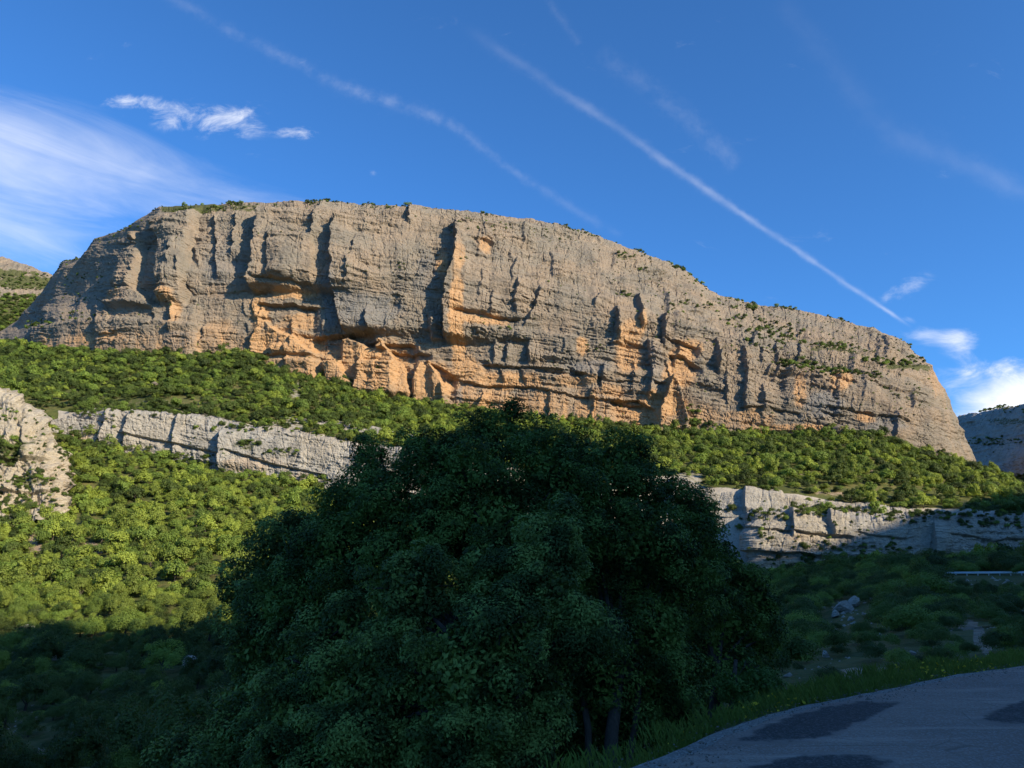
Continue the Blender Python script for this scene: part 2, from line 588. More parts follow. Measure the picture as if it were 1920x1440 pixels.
# ------------------------------------------------------------------ rock walls
def wall_grid(table, nu, subs, px_edges=None, smooth=6):
    pxk = np.array([r[0] for r in table], float)
    K = len(table[0][1])
    px = np.linspace(pxk[0], pxk[-1], nu)
    ys = [np.interp(px, pxk, [r[1][k][0] for r in table]) for k in range(K)]
    ds = [np.interp(px, pxk, [r[1][k][1] for r in table]) for k in range(K)]
    # soften the polyline corners along the strike
    ker = np.hanning(max(5, nu // 45)); ker /= ker.sum(); h = len(ker) // 2
    sm = lambda a: np.convolve(np.pad(a, (h, len(ker) - 1 - h), mode='edge'), ker, 'valid')
    ds = [sm(d) for d in ds]
    rows_y = []; rows_d = []
    for k in range(K - 1):
        for j in range(subs[k]):
            f = j / subs[k]
            rows_y.append(ys[k] * (1 - f) + ys[k + 1] * f)
            rows_d.append(ds[k] * (1 - f) + ds[k + 1] * f)
    rows_y.append(ys[-1]); rows_d.append(ds[-1])
    Y = np.array(rows_y); D = np.array(rows_d)
    for _ in range(smooth):
        D[1:-1] = 0.25 * D[:-2] + 0.5 * D[1:-1] + 0.25 * D[2:]
    PX = np.broadcast_to(px, Y.shape)
    up = 720.0 - Y
    yr = FPX * math.cos(PITCH) - up * math.sin(PITCH)
    zr = FPX * math.sin(PITCH) + up * math.cos(PITCH)
    V = np.stack([(PX - 960) / yr * D, D, zr / yr * D + EYE], -1)
    return PX, Y, V


def out_normals(V, zk=0.25):
    du = np.gradient(V, axis=1); dv = np.gradient(V, axis=0)
    n = np.cross(du, dv)
    n[..., 2] *= zk
    for _ in range(8):
        n[1:-1] = (n[:-2] + n[1:-1] + n[2:]) / 3
        n[:, 1:-1] = (n[:, :-2] + n[:, 1:-1] + n[:, 2:]) / 3
    n /= np.linalg.norm(n, axis=-1, keepdims=True) + 1e-9
    return n


def line_y(pts, px):
    pts = sorted(pts)
    return np.interp(px, [p[0] for p in pts], [p[1] for p in pts])


def win(v, a, b, s):
    return sst(a - s, a + s, v) * (1 - sst(b - s, b + s, v))


def buttress(PX, Y, edge, A, decay, soft=2.5, ws=7, wob=None):
    """rises sharply at a left edge given as (y, px) points and dies away to the right"""
    edge = sorted(edge)
    e = np.interp(Y, [p[0] for p in edge], [p[1] for p in edge])
    if wob is not None: e = e + wob
    t = PX - e
    return A * sst(-soft, soft, t) * np.exp(-np.maximum(t, 0) / decay) * win(Y, edge[0][0], edge[-1][0], ws)


def pillar(PX, Y, le, re, A, soft=3, ws=8, wob=0):
    e0 = np.interp(Y, [p[0] for p in le], [p[1] for p in le]) + wob
    e1 = np.interp(Y, [p[0] for p in re], [p[1] for p in re]) + wob
    y0 = min(p[0] for p in le); y1 = max(p[0] for p in le)
    mid = np.clip((PX - e0) / np.maximum(e1 - e0, 1), 0, 1)
    dome = 0.75 + 0.25 * np.sin(mid * math.pi)
    return A * dome * sst(-soft, soft, PX - e0) * (1 - sst(-soft, soft, PX - e1)) * win(Y, y0, y1, ws)


def roof(PX, Y, line, A, decay, soft=1.6, ws=8, wob=0):
    """hollow below a roof line given as (px, y) points"""
    line = sorted(line)
    d = Y - line_y(line, PX) - wob
    return -A * sst(-soft, soft, d) * np.exp(-np.maximum(d, 0) / decay) * win(PX, line[0][0], line[-1][0], ws)


def apron(PX, Y, line, A, decay, soft=3, ws=6, wob=0):
    """mass that stands forward below a line"""
    line = sorted(line)
    d = Y - line_y(line, PX) - wob
    return A * sst(-soft, soft * 2.5, d) * np.exp(-np.maximum(d, 0) / decay) * win(PX, line[0][0], line[-1][0], ws)


def ell(PX, Y, lst, noise=0):
    r = np.zeros(PX.shape)
    for cx, cy, rx, ry, s in lst:
        d = np.sqrt(((PX - cx) / rx) ** 2 + ((Y - cy) / ry) ** 2) + noise
        r = np.maximum(r, s * (1 - sst(0.45, 1.15, d)))
    return r


def strata_detail(S, Zd, seed, k=1.0, fl=1.25, ly=1.0):
    """S metres along, Zd metres up measured along the bedding"""
    warp = 1.6 * fbm(S / 30, Zd / 22, 3, seed)
    zz = Zd + warp
    lay = np.zeros(S.shape)
    for i, (per, amp) in enumerate(((8.5, 0.9), (3.2, 0.5), (1.4, 0.28))):
        f1 = perlin(zz / per + 3.1 * i, S / (per * 11.0) + i, seed + 20 + i)
        lay = lay + amp * np.tanh(7.0 * f1)
    lay *= 0.45 + 0.8 * sst(-0.3, 0.4, fbm(S / 45, Zd / 30, 2, seed + 40))
    gate = sst(-0.15, 0.35, fbm(S / 26, Zd / 20, 2, seed + 45))
    f1, f2, cid = worley(S / 6.2 + 0.5 * warp, zz / 3.2 + 0.25 * perlin(S / 5, zz / 5, seed + 46), seed + 50)
    blocks = 1.3 * (cid - 0.5) * (0.4 + 0.6 * gate) - 0.35 * gate * (1 - sst(0.0, 0.10, f2 - f1))
    f1, f2, cid = worley(S / 2.3 + 0.3 * warp, zz / 1.25, seed + 60)
    blocks += 0.75 * (cid - 0.5)
    crack = np.abs(perlin(S / 13 + 0.06 * warp, Zd / 70, seed + 66)); crack2 = np.abs(perlin(S / 6 + 0.08 * warp, Zd / 26, seed + 67))
    blocks -= 1.0 * (1 - sst(0.0, 0.035, crack)) * (0.3 + 0.7 * gate) + 0.8 * (1 - sst(0.0, 0.05, crack2)) * (1 - gate)
    flute = 1.3 * ridged(S / 12 + 0.2 * warp, Zd / 50, 3, seed + 70)
    fine = 0.85 * fbm(S / 2.3, Zd / 1.9, 3, seed + 80, 0.65) - 1.3 * np.maximum(0, fbm(S / 4.6, Zd / 3.4, 3, seed + 85) - 0.28)
    plain_ = 0.64 + 0.44 * sst(-0.18, 0.22, fbm(S / 34, Zd / 26, 3, seed + 90))
    return k * ((lay * ly + blocks + fine) * plain_ + flute * fl)


# --- the great cliff -------------------------------------------------
CT = [
    (-160, [(690, 740), (675, 760), (668, 790), (662, 815), (658, 835)]),
    (0, [(690, 690), (668, 700), (650, 745), (640, 800), (622, 860)]),
    (50, [(690, 606), (668, 612), (628, 640), (605, 800), (588, 855)]),
    (84, [(690, 590), (668, 596), (612, 614), (590, 770), (541, 825)]),
    (118, [(690, 580), (668, 586), (606, 600), (560, 735), (490, 790)]),
    (152, [(690, 575), (668, 579), (606, 590), (550, 692), (484, 745)]),
    (176, [(690, 570), (668, 573), (606, 583), (545, 660), (449, 715)]),
    (235, [(690, 561), (668, 563), (606, 569), (540, 594), (428, 650)]),
    (300, [(690, 554), (668, 556), (606, 560), (530, 570), (388, 612)]),
    (380, [(692, 548), (670, 550), (606, 554), (520, 562), (386, 596)]),
    (550, [(712, 540), (690, 542), (606, 546), (510, 552), (377, 580)]),
    (640, [(748, 536), (722, 538), (620, 542), (515, 549), (379, 576)]),
    (760, [(775, 530), (750, 532), (640, 537), (520, 546), (388, 577)]),
    (900, [(800, 523), (775, 525), (665, 531), (535, 543), (398, 583)]),
    (1000, [(812, 518), (787, 520), (680, 527), (550, 541), (412, 592)]),
    (1100, [(822, 513), (797, 515), (690, 523), (565, 539), (438, 600)]),
    (1200, [(835, 508), (808, 510), (700, 518), (590, 537), (471, 604)]),
    (1270, [(840, 505), (815, 507), (710, 515), (610, 536), (501, 606)]),
    (1330, [(840, 502), (815, 504), (715, 512), (625, 535), (541, 604)]),
    (1350, [(840, 501), (816, 503), (717, 511), (632, 535), (555, 604)]),
    (1400, [(842, 498), (820, 500), (722, 509), (648, 533), (566, 604)]),
    (1480, [(846, 494), (824, 496), (732, 505), (658, 532), (576, 600)]),
    (1560, [(850, 490), (826, 492), (742, 502), (670, 530), (595, 594)]),
    (1640, [(858, 487), (830, 489), (758, 500), (694, 525), (618, 585)]),
    (1700, [(866, 487), (836, 489), (772, 500), (716, 521), (647, 574)]),
    (1750, [(882, 489), (850, 491), (795, 502), (748, 520), (692, 560)]),
    (1778, [(894, 492), (866, 495), (820, 507), (786, 524), (744, 556)]),
    (1800, [(906, 500), (880, 503), (846, 518), (820, 538), (790, 568)]),
    (1822, [(915, 520), (895, 526), (872, 545), (860, 562), (842, 590)]),
    (1836, [(925, 565), (910, 575), (896, 590), (888, 605), (878, 625)]),
    (1845, [(935, 640), (925, 650), (915, 660), (908, 670), (902, 685)]),
]
for r in CT:                                   # the back of the summit
    yt, dt = r[1][-1]
    r[1].append((yt + 14, dt + 90)); r[1].append((yt + 60, dt + 260))
CSUB = [14, 70, 110, 112, 14, 10]
PX, Y, CV = wall_grid(CT, 1500, CSUB, smooth=14)
CN = out_normals(CV, 0.35)
S = PX * 0.365
Zm = -Y * 0.36
sl = np.interp(np.linspace(-160, 1845, 400), [-160, 300, 500, 800, 1200, 1600, 1845], [-0.06, -0.05, 0.02, 0.09, 0.14, 0.19, 0.24])
gcum = np.cumsum(sl) * (2005 / 400.0)
Yd = Y - np.interp(PX, np.linspace(-160, 1845, 400), gcum)
Zd = -Yd * 0.36
wob = 7.0 * fbm(S / 14, Zm / 10, 5, 5, 0.6)
wobs = 4.5 * fbm(S / 9, Zm / 14, 5, 8, 0.6)
H = np.zeros(PX.shape)
B = lambda e, a, d, **k: buttress(PX, Y, e, a * 0.72, d, wob=wob, **k)
R = lambda e, a, d, **k: roof(PX, Y, e, a * 0.62, d, wob=wobs, **k)
A_ = lambda *a, **k: apron(PX, Y, *a, wob=wobs, **k)
# left end
H += pillar(PX, Y, [(440, 266), (500, 238), (545, 228), (580, 214)], [(440, 276), (500, 274), (545, 268), (580, 300)], 11, wob=wob * 0.6)
H += pillar(PX, Y, [(392, 296), (430, 298), (467, 311), (527, 308), (575, 311)], [(392, 378), (430, 371), (467, 365), (527, 356), (575, 354)], 15, wob=wob * 0.6)
H += 5 * win(Y, 575, 690, 6) * win(PX, 190, 375, 10)
H += B([(398, 498), (433, 493), (493, 484), (533, 477), (545, 474)], 20, 150)
H += B([(400, 404), (470, 410), (520, 412)], 8, 26)
H += B([(400, 447), (440, 444), (480, 443)], 7, 22)
H += B([(379, 604), (420, 596), (452, 590)], 9, 18)
H += pillar(PX, Y, [(452, 520), (490, 516), (530, 515)], [(452, 592), (490, 594), (530, 590)], 6, wob=wob * 0.4)
H += B([(420, 640), (444, 631), (484, 627), (544, 629), (604, 640), (625, 650)], 15, 120)
H += B([(500, 656), (530, 660)], 5, 18)
H += B([(590, 690), (625, 694)], 7, 30)
H += R([(486, 531), (540, 534), (592, 540)], 6, 14)
H += R([(486, 572), (540, 572), (594, 576)], 10, 48)
H += R([(360, 552), (472, 547)], 2.6, 6)
H += R([(606, 548), (680, 553), (762, 561)], 2.4, 6)
H += R([(310, 546), (356, 550)], 2.2, 8)
H += R([(225, 545), (270, 546)], 2.0, 7)
H += R([(190, 577), (230, 578), (290, 582)], 2.4, 7)
H += A_([(470, 642), (484, 620), (500, 597), (512, 612), (528, 622), (548, 628), (566, 645), (594, 664)], 8, 60)
H += R([(470, 664), (560, 668), (620, 672), (668, 670)], 4, 8)
H += A_([(462, 672), (540, 676), (600, 676), (640, 678)], 6, 30)
H += R([(588, 633), (640, 629), (700, 626)], 13, 70) + R([(684, 640), (730, 645), (778, 648)], 10, 60) + R([(700, 652), (770, 662), (806, 664)], 8, 60) + R([(792, 676), (828, 690), (852, 708)], 9, 50)
H += A_([(640, 634), (655, 631), (690, 648), (705, 650), (716, 636), (730, 656), (742, 674)], 12, 60)
H += R([(668, 676), (700, 672), (760, 684)], 4, 8)
H += pillar(PX, Y, [(676, 606), (700, 610), (725, 618)], [(676, 640), (700, 646), (725, 668)], 9, wob=wob * 0.5)
H += pillar(PX, Y, [(680, 674), (705, 671), (745, 668)], [(680, 752), (705, 764), (745, 770)], 11, wob=wob * 0.5)
H += A_([(774, 712), (790, 676), (805, 676), (822, 700), (838, 730)], 10, 60)
H += B([(386, 764), (404, 763), (426, 768)], 9, 34)
H += B([(424, 850), (470, 853), (500, 851), (545, 836), (592, 833), (640, 838)], 19, 110)
H += pillar(PX, Y, [(426, 905), (470, 900)], [(426, 990), (470, 1000)], 2.5)
H += R([(886, 463), (904, 466), (922, 472)], 7, 14)
H += R([(850, 588), (900, 592), (936, 601), (972, 603)], 6, 14)
H += R([(880, 630), (950, 637), (992, 641)], 3.5, 10)
H += B([(535, 967), (590, 966)], 6, 26)
H += B([(545, 1010), (575, 1004), (600, 992)], 6, 34)
H += B([(478, 1030), (525, 1034)], 4, 30)
H += B([(642, 928), (676, 926)], 6, 14) + B([(642, 951), (676, 950)], 5, 14) + B([(642, 992), (680, 990)], 7, 30)
H += R([(905, 684), (980, 688), (1060, 695), (1095, 702)], 7, 22)
H += pillar(PX, Y, [(690, 976), (705, 980), (718, 986)], [(690, 1110), (705, 1120), (718, 1120)], 5)
H += R([(1062, 688), (1100, 706), (1145, 717)], 3.5, 12)
H += R([(836, 708), (900, 722), (1000, 726), (1080, 742), (1145, 752), (1205, 760)], 6, 14)
H += B([(732, 1030), (790, 1028)], 5, 40) + B([(745, 1112), (800, 1108)], 4, 30) + B([(735, 906), (765, 890)], 5, 20)
H += B([(578, 1152), (610, 1156), (642, 1158)], 10, 34)
H += B([(555, 1190), (590, 1200), (616, 1202)], 9, 30)
H += B([(596, 1236), (640, 1240), (652, 1242)], 10, 44)
H += B([(640, 1212), (690, 1220), (745, 1216)], 8, 40)
H += R([(1242, 640), (1270, 646), (1304, 658)], 9, 15)
H += R([(1252, 668), (1280, 676), (1312, 692)], 9, 22)
H += R([(1168, 640), (1205, 650)], 5, 30)
H += R([(1222, 716), (1248, 720)], 6, 22)
H += R([(1148, 754), (1195, 750), (1225, 768)], 9, 50)
H += A_([(1234, 772), (1248, 740), (1260, 704), (1274, 730), (1292, 790)], 9, 70)
H += B([(640, 1338), (700, 1346)], 7, 30) + B([(655, 1390), (720, 1396), (770, 1394)], 7, 44)
H += B([(650, 1450), (700, 1456)], 5, 26) + B([(700, 1560), (740, 1566)], 4, 30) + B([(655, 1420), (690, 1424)], 4, 16)
H += R([(1388, 764), (1440, 766), (1500, 776)], 4, 12)
H += R([(1546, 762), (1600, 771), (1680, 786), (1704, 792)], 5, 12)
H += R([(1560, 716), (1600, 726)], 4, 12)
H += R([(1420, 806), (1500, 808), (1590, 812)], 4, 9)
H += R([(1100, 560), (1170, 575)], 2.5, 8) + R([(1600, 690), (1680, 704)], 3, 9)
H += A_([(1260, 588), (1330, 604), (1380, 600)], 4, 40)
H += A_([(1380, 606), (1470, 640), (1600, 662)], 5, 40) + A_([(1470, 690), (1540, 696), (1640, 712)], 5, 40)
H += A_([(1590, 668), (1680, 690), (1745, 684)], 5, 36)
H += A_([(60, 612), (118, 604), (200, 600), (300, 604), (380, 612)], 4, 80)
# shaded left flank: broad ribs
flank = 1 - sst(170, 240, PX)
H += flank * 9 * ridged(S / 26 + 0.15 * Y / 20, Zm / 120, 2, 33) * (1 - sst(590, 615, Y))
rr_ = random.Random(21)
for _ in range(70):                            # lesser ribs, corners and roofs across the whole wall
    x_ = rr_.uniform(230, 1720); yt_ = float(np.interp(x_, [r[0] for r in CT], [r[1][4][0] for r in CT])); yb_ = float(np.interp(x_, [r[0] for r in CT], [r[1][1][0] for r in CT]))
    y_ = rr_.uniform(yt_ + 25, yb_ - 20); L = rr_.uniform(14, 60); sk = rr_.uniform(-10, 6)
    H += buttress(PX, Y, [(y_ - L / 2, x_), (y_ + L / 2, x_ + sk)], rr_.uniform(1.6, 4.6), rr_.uniform(10, 40), wob=wob, ws=rr_.uniform(4, 12))
for _ in range(75):
    x_ = rr_.uniform(240, 1740); yt_ = float(np.interp(x_, [r[0] for r in CT], [r[1][4][0] for r in CT])); yb_ = float(np.interp(x_, [r[0] for r in CT], [r[1][1][0] for r in CT]))
    y_ = rr_.uniform(yt_ + 15, yb_ - 8); L = rr_.uniform(20, 110); sl_ = float(np.interp(x_, [300, 800, 1700], [0.0, 0.09, 0.2]))
    H += roof(PX, Y, [(x_ - L / 2, y_ - sl_ * L / 2), (x_ + L / 2, y_ + sl_ * L / 2)], rr_.uniform(0.8, 2.4), rr_.uniform(3, 9), wob=wobs, ws=rr_.uniform(5, 14))
det = strata_detail(S, Zd, 3, 1.0, 1.15 - 0.65 * sst(650, 950, PX), 1.05 + 0.35 * sst(650, 950, PX))
big = 3.0 * fbm(S / 26, Zm / 50, 3, 14)
rowv = (np.linspace(0, 1, Y.shape[0]) * 330 / 306)[:, None]
lft = 1 - sst(330, 420, PX)
vis_top = 1 - sst(0.965 - 0.075 * lft, 1.04 - 0.05 * lft, rowv)
smooth_r = 1 - 0.35 * sst(1560, 1760, PX)
org_list = [(530, 645, 85, 42, 1), (545, 552, 55, 13, .9), (488, 600, 22, 70, .8), (560, 600, 40, 30, .75), (680, 690, 130, 62, 1.05),
            (800, 722, 70, 52, 1), (860, 610, 16, 130, .9), (862, 500, 14, 40, .7), (906, 476, 18, 22, .8), (905, 606, 50, 16, .95),
            (880, 690, 36, 34, .8), (940, 712, 90, 20, .9), (980, 765, 80, 36, .75), (910, 752, 40, 30, .9), (1180, 655, 34, 60, .8),
            (1230, 770, 80, 44, .95), (1280, 662, 40, 26, .9), (1275, 705, 36, 36, .85), (1200, 615, 14, 36, .8), (1092, 652, 14, 22, .8),
            (1080, 712, 60, 14, .6), (1400, 790, 60, 30, .6), (1490, 806, 100, 13, .85), (1498, 742, 16, 34, .7), (1572, 722, 26, 24, .7),
            (1622, 784, 22, 14, .8), (1760, 705, 26, 46, .45), (320, 560, 32, 20, .75), (340, 592, 16, 36, .75), (410, 622, 50, 26, .5),
            (235, 562, 30, 16, .5), (165, 640, 34, 14, .8), (105, 656, 36, 12, .8), (225, 636, 26, 14, .8), (420, 545, 50, 18, .35),
            (1140, 735, 50, 18, .7), (1310, 780, 60, 24, .55), (830, 500, 14, 30, .7), (1020, 560, 20, 16, .3), (780, 650, 50, 10, .5)]
blu_list = [(870, 735, 26, 26, 1), (690, 590, 100, 50, .55), (420, 500, 60, 70, .5), (620, 560, 24, 70, .7), (1100, 690, 60, 24, .55),
            (1540, 760, 60, 34, .7), (1660, 800, 50, 24, .6), (1230, 690, 22, 60, .5), (350, 640, 60, 20, .5), (800, 520, 30, 60, .5)]
nz_ = 0.5 * fbm(S / 16, Zm / 12, 4, 91)
broad = win(PX, 470, 1330, 60) * sst(0.52, 0.16, (np.interp(PX, [r[0] for r in CT], [r[1][1][0] for r in CT]) - Y) / 200.0)
strk = fbm(S / 5.5, Zm / 60, 4, 97)
broad = np.maximum(broad, 0.8 * win(PX, 60, 480, 20) * sst(600, 645, Y))
ORG = np.clip(np.maximum(ell(PX, Y, org_list, nz_), broad * (0.58 + 0.55 * strk)) + 0.12 * sst(0.05, 0.5, strk) * sst(420, 560, Y), 0, 1.1)
BLU = np.clip(ell(PX, Y, blu_list, nz_), 0, 1)
det *= (1 - 0.15 * np.clip(ORG, 0, 1) * sst(600, 640, Y))
Hall = (H * vis_top + (det * smooth_r + big) * (0.35 + 0.65 * vis_top))
CV = CV + CN * Hall[..., None]
tang = np.stack([-CN[..., 1], CN[..., 0], 0 * CN[..., 0]], -1)
CV = CV + tang * (1.1 * vis_top * fbm(Hall / 3.2, Zm / 3.5, 3, 95))[..., None]      # roughen the sides of ribs and the undersides of roofs
CV[..., 2] += 0.8 * vis_top * fbm(S / 4.0, Hall / 3.0, 3, 96)
GRN = np.clip(ell(PX, Y, [(360, 392, 90, 12, .8), (470, 392, 60, 9, .6), (1690, 692, 50, 12, .8), (1560, 660, 80, 8, .6), (1440, 628, 70, 22, .35),
                           (1490, 696, 90, 12, .4), (1170, 486, 30, 8, .5)], nz_), 0, 1)
me = npmesh('cliff', CV.reshape(-1, 3), grid_faces(*PX.shape), [M_CLIFF], False, {'orange': ORG, 'blue': BLU, 'green': GRN})
cliff = meshobj('cliff', me)
tag(cliff, 'huge grey and orange limestone cliff filling the middle of the view', 'cliff', kind='structure')


# --- paler rock bands ------------------------------------------------
def rock_sheet(name, table, nu, subs, k, seed, label, orange=(), feats=None, mat=M_PALE, mpp=0.27, blue=(), green=(), kind='structure', dip=0.15, cat='rock face'):
    PXb, Yb, Vb = wall_grid(table, nu, subs, smooth=5)
    Nb = out_normals(Vb, 0.35)
    Sb = PXb * mpp; Zb = -Yb * mpp
    Zdb = -(Yb - dip * PXb) * mpp
    Hb = strata_detail(Sb * 1.35, Zdb * 1.35, seed, k) + 2.2 * k * fbm(Sb / 22, Zb / 18, 3, seed + 5)
    if feats: Hb = Hb + feats(PXb, Yb, 4 * fbm(Sb / 10, Zb / 8, 3, seed + 9))
    Vb = Vb + Nb * Hb[..., None]
    nzb = 0.5 * fbm(Sb / 9, Zb / 7, 3, seed + 11)
    at = {'orange': np.clip(ell(PXb, Yb, orange, nzb), 0, 1), 'blue': np.clip(ell(PXb, Yb, blue, nzb), 0, 1), 'green': np.clip(ell(PXb, Yb, green, nzb), 0, 1)}
    o = meshobj(name, npmesh(name, Vb.reshape(-1, 3), grid_faces(*PXb.shape), [mat], False, at))
    tag(o, label, cat, kind=kind)
    return o, PXb, Yb, Vb


def feats_l(p, y, w):
    h = buttress(p, y, [(808, 419), (840, 416), (880, 414)], 6, 60, wob=w * 0.4, ws=12)
    h += buttress(p, y, [(780, 335), (850, 325)], 3, 40, wob=w) + buttress(p, y, [(775, 250), (840, 235)], 4, 40, wob=w) + buttress(p, y, [(775, 205), (830, 190)], 4, 30, wob=w)
    h += roof(p, y, [(225, 812), (330, 832), (410, 850)], 2.5, 9, wob=w * 0.4) + roof(p, y, [(430, 845), (520, 872), (610, 890)], 3, 14, wob=w * 0.4)
    return h


def band_rows(lst):
    return [(px, [(y1 + 16, d1 - 2), (y1, d1), (0.5 * (y0 + y1), d1 + 3), (y0, d1 + 7), (y0 - 8, d1 + 22), (y0 - 9, d1 + 45)]) for px, y0, y1, d1 in lst]


rock_band1, *BL = rock_sheet('rock_band', band_rows([(95, 790, 805, 402), (150, 778, 822, 398), (240, 778, 852, 392), (300, 779, 868, 388), (420, 793, 888, 382), (560, 815, 912, 376),
                                      (650, 833, 930, 372), (760, 850, 960, 366), (860, 868, 990, 360), (1000, 890, 1004, 352), (1130, 908, 1012, 346)]), 720, [6, 38, 38, 16, 8], 0.62, 300,
                       'pale grey layered rock band below the wooded slope, beside the dark tree', [(470, 872, 70, 18, .5), (560, 895, 60, 14, .4), (150, 815, 30, 14, .6)], feats_l,
                       green=[(470, 838, 40, 12, .5), (530, 850, 30, 10, .5)])


def feats_r(p, y, w):
    h = buttress(p, y, [(985, 1412), (1010, 1408), (1075, 1412)], 5, 120, wob=w * 0.3, ws=14)
    h += buttress(p, y, [(985, 1750), (1060, 1752)], 5, 90, wob=w * 0.3, ws=12) + buttress(p, y, [(960, 1480), (1005, 1484)], 3.5, 30, wob=w) + buttress(p, y, [(960, 1550), (1000, 1560)], 3, 40, wob=w)
    h += roof(p, y, [(1412, 990), (1500, 1000), (1600, 1006)], 2.4, 10, wob=w * 1.3) + roof(p, y, [(1400, 1036), (1500, 1040), (1560, 1044)], 2.6, 16, wob=w * 1.3)
    h += roof(p, y, [(1600, 1000), (1700, 1012)], 1.6, 9, wob=w * 1.6) + roof(p, y, [(1770, 1004), (1860, 1016), (1930, 1008)], 1.6, 9, wob=w * 1.6)
    return h


rock_band2, *BR = rock_sheet('rock_band', band_rows([(1120, 915, 1010, 362), (1240, 930, 1035, 354), (1330, 946, 1052, 344), (1395, 964, 1076, 330), (1414, 964, 1078, 314), (1500, 968, 1078, 311), (1620, 976, 1062, 309),
                                      (1745, 972, 1064, 309), (1760, 966, 1064, 308), (1920, 972, 1062, 314), (2060, 978, 1064, 318)]), 560, [6, 38, 38, 16, 8], 0.62, 400,
                       'pale blocky rock band half in shadow under the right-hand slope', [(1470, 1062, 60, 18, .8), (1500, 1010, 50, 12, .4)], feats_r, mpp=0.21, dip=0.03)
rock_band3, *BU = rock_sheet('rock_band', [(px, [(y1 + 10, d1 - 1), (y1, d1), (y0, d1 + 4), (y0 - 5, d1 + 14), (y0 - 5, d1 + 30)]) for px, y0, y1, d1 in
                             [(1262, 898, 940, 350), (1320, 922, 956, 342), (1400, 926, 962, 338), (1440, 928, 968, 336), (1560, 944, 972, 332), (1700, 958, 980, 330), (1780, 962, 982, 332)]], 260, [4, 22, 10, 6], 0.5, 450,
                       'low sunlit rock step above the shadowed right rock band', (), lambda p, y, w: buttress(p, y, [(920, 1392), (962, 1394)], 4, 50, wob=w), mpp=0.22, dip=0.08)
rock_band4, *BT = rock_sheet('rock_band', [(px, [(y1 + 8, d1 - 1), (y1, d1), (y0, d1 + 5), (y0 - 4, d1 + 16), (y0 - 4, d1 + 30)]) for px, y0, y1, d1 in
                             [(330, 766, 778, 420), (430, 768, 786, 416), (540, 786, 800, 411), (640, 800, 816, 406), (700, 806, 826, 402), (780, 820, 838, 396)]], 220, [4, 14, 10, 6], 0.4, 470,
                       'thin broken pale ledge above the layered rock band, among bushes', ())


def feats_o(p, y, w):
    h = buttress(p, y, [(780, 30), (860, 50), (930, 60)], 2, 50, wob=w * 3, ws=20) + 2.5 * ridged(p / 30 + y / 55, y / 60 - p / 90, 3, 78)
    h += 4 * fbm(p / 26, y / 30, 3, 77)
    h += roof(p, y, [(-200, 860), (0, 862), (80, 868)], 3, 20, wob=w) + roof(p, y, [(-200, 915), (0, 920), (90, 925)], 3, 20, wob=w)
    return h


outcrop, *BO = rock_sheet('rock_outcrop', [
    (-300, [(1010, 292), (985, 300), (850, 318), (700, 345), (680, 385), (720, 430)]),
    (0, [(1005, 288), (975, 296), (865, 312), (736, 338), (728, 375), (750, 420)]),
    (50, [(990, 292), (962, 299), (858, 315), (765, 338), (760, 370), (772, 415)]),
    (84, [(975, 297), (950, 303), (868, 318), (806, 338), (804, 365), (806, 405)]),
    (108, [(965, 303), (940, 308), (890, 320), (845, 336), (846, 362), (846, 395)]),
    (120, [(955, 314), (935, 320), (900, 332), (880, 345), (884, 365), (884, 390)]),
    (130, [(950, 335), (930, 342), (915, 352), (905, 362), (906, 376), (906, 392)])], 420, [6, 60, 60, 14, 8], 0.7, 500,
    'sunlit cream rock outcrop with bushes at the left edge', [(90, 900, 60, 50, .45), (40, 940, 60, 30, .35)], feats_o, M_CREAM, mpp=0.22,
    green=[(20, 850, 50, 26, .7), (60, 905, 40, 16, .6), (-40, 800, 60, 30, .6), (30, 800, 30, 12, .4)], dip=0.35)

# far hills at both edges
far_l, *FL = rock_sheet('hill', [
    (-500, [(700, 900), (610, 930), (520, 990), (400, 1060), (410, 1200)]),
    (-100, [(700, 880), (620, 910), (540, 980), (448, 1060), (456, 1200)]),
    (0, [(700, 870), (630, 905), (560, 980), (482, 1050), (490, 1200)]),
    (60, [(700, 870), (640, 905), (575, 980), (501, 1040), (508, 1200)]),
    (110, [(705, 880), (650, 910), (590, 980), (520, 1030), (527, 1200)]),
    (260, [(710, 900), (680, 930), (640, 980), (580, 1030), (590, 1200)])], 260, [10, 30, 40, 10], 0.8, 600,
    'distant sunlit scrubby hill behind the cliff at the left edge', (), None, M_CLIFF, mpp=0.6,
    green=[(20, 595, 200, 46, 1.1), (60, 530, 110, 16, .9), (-100, 560, 140, 60, 1), (10, 512, 80, 9, .8)], dip=-0.2, cat='hill')
far_r, *FR = rock_sheet('hill', [
    (1740, [(1000, 900), (930, 960), (870, 1010), (800, 1060), (800, 1200)]),
    (1800, [(1000, 830), (930, 880), (850, 950), (781, 1010), (781, 1150)]),
    (1850, [(1000, 770), (930, 815), (850, 880), (771, 950), (771, 1090)]),
    (1920, [(1000, 700), (930, 735), (840, 800), (758, 870), (758, 1010)]),
    (2080, [(1000, 560), (930, 590), (820, 650), (700, 720), (700, 860)]),
    (2400, [(1000, 420), (900, 450), (780, 520), (640, 600), (640, 760)])], 260, [10, 44, 44, 10], 1.0, 700,
    'distant shaded rocky hill beyond the cliff at the right edge', (), None, M_PALE, mpp=0.6,
    green=[(1880, 900, 80, 14, .7), (1860, 830, 60, 8, .5), (1900, 790, 70, 8, .6)], dip=-0.25, cat='hill')

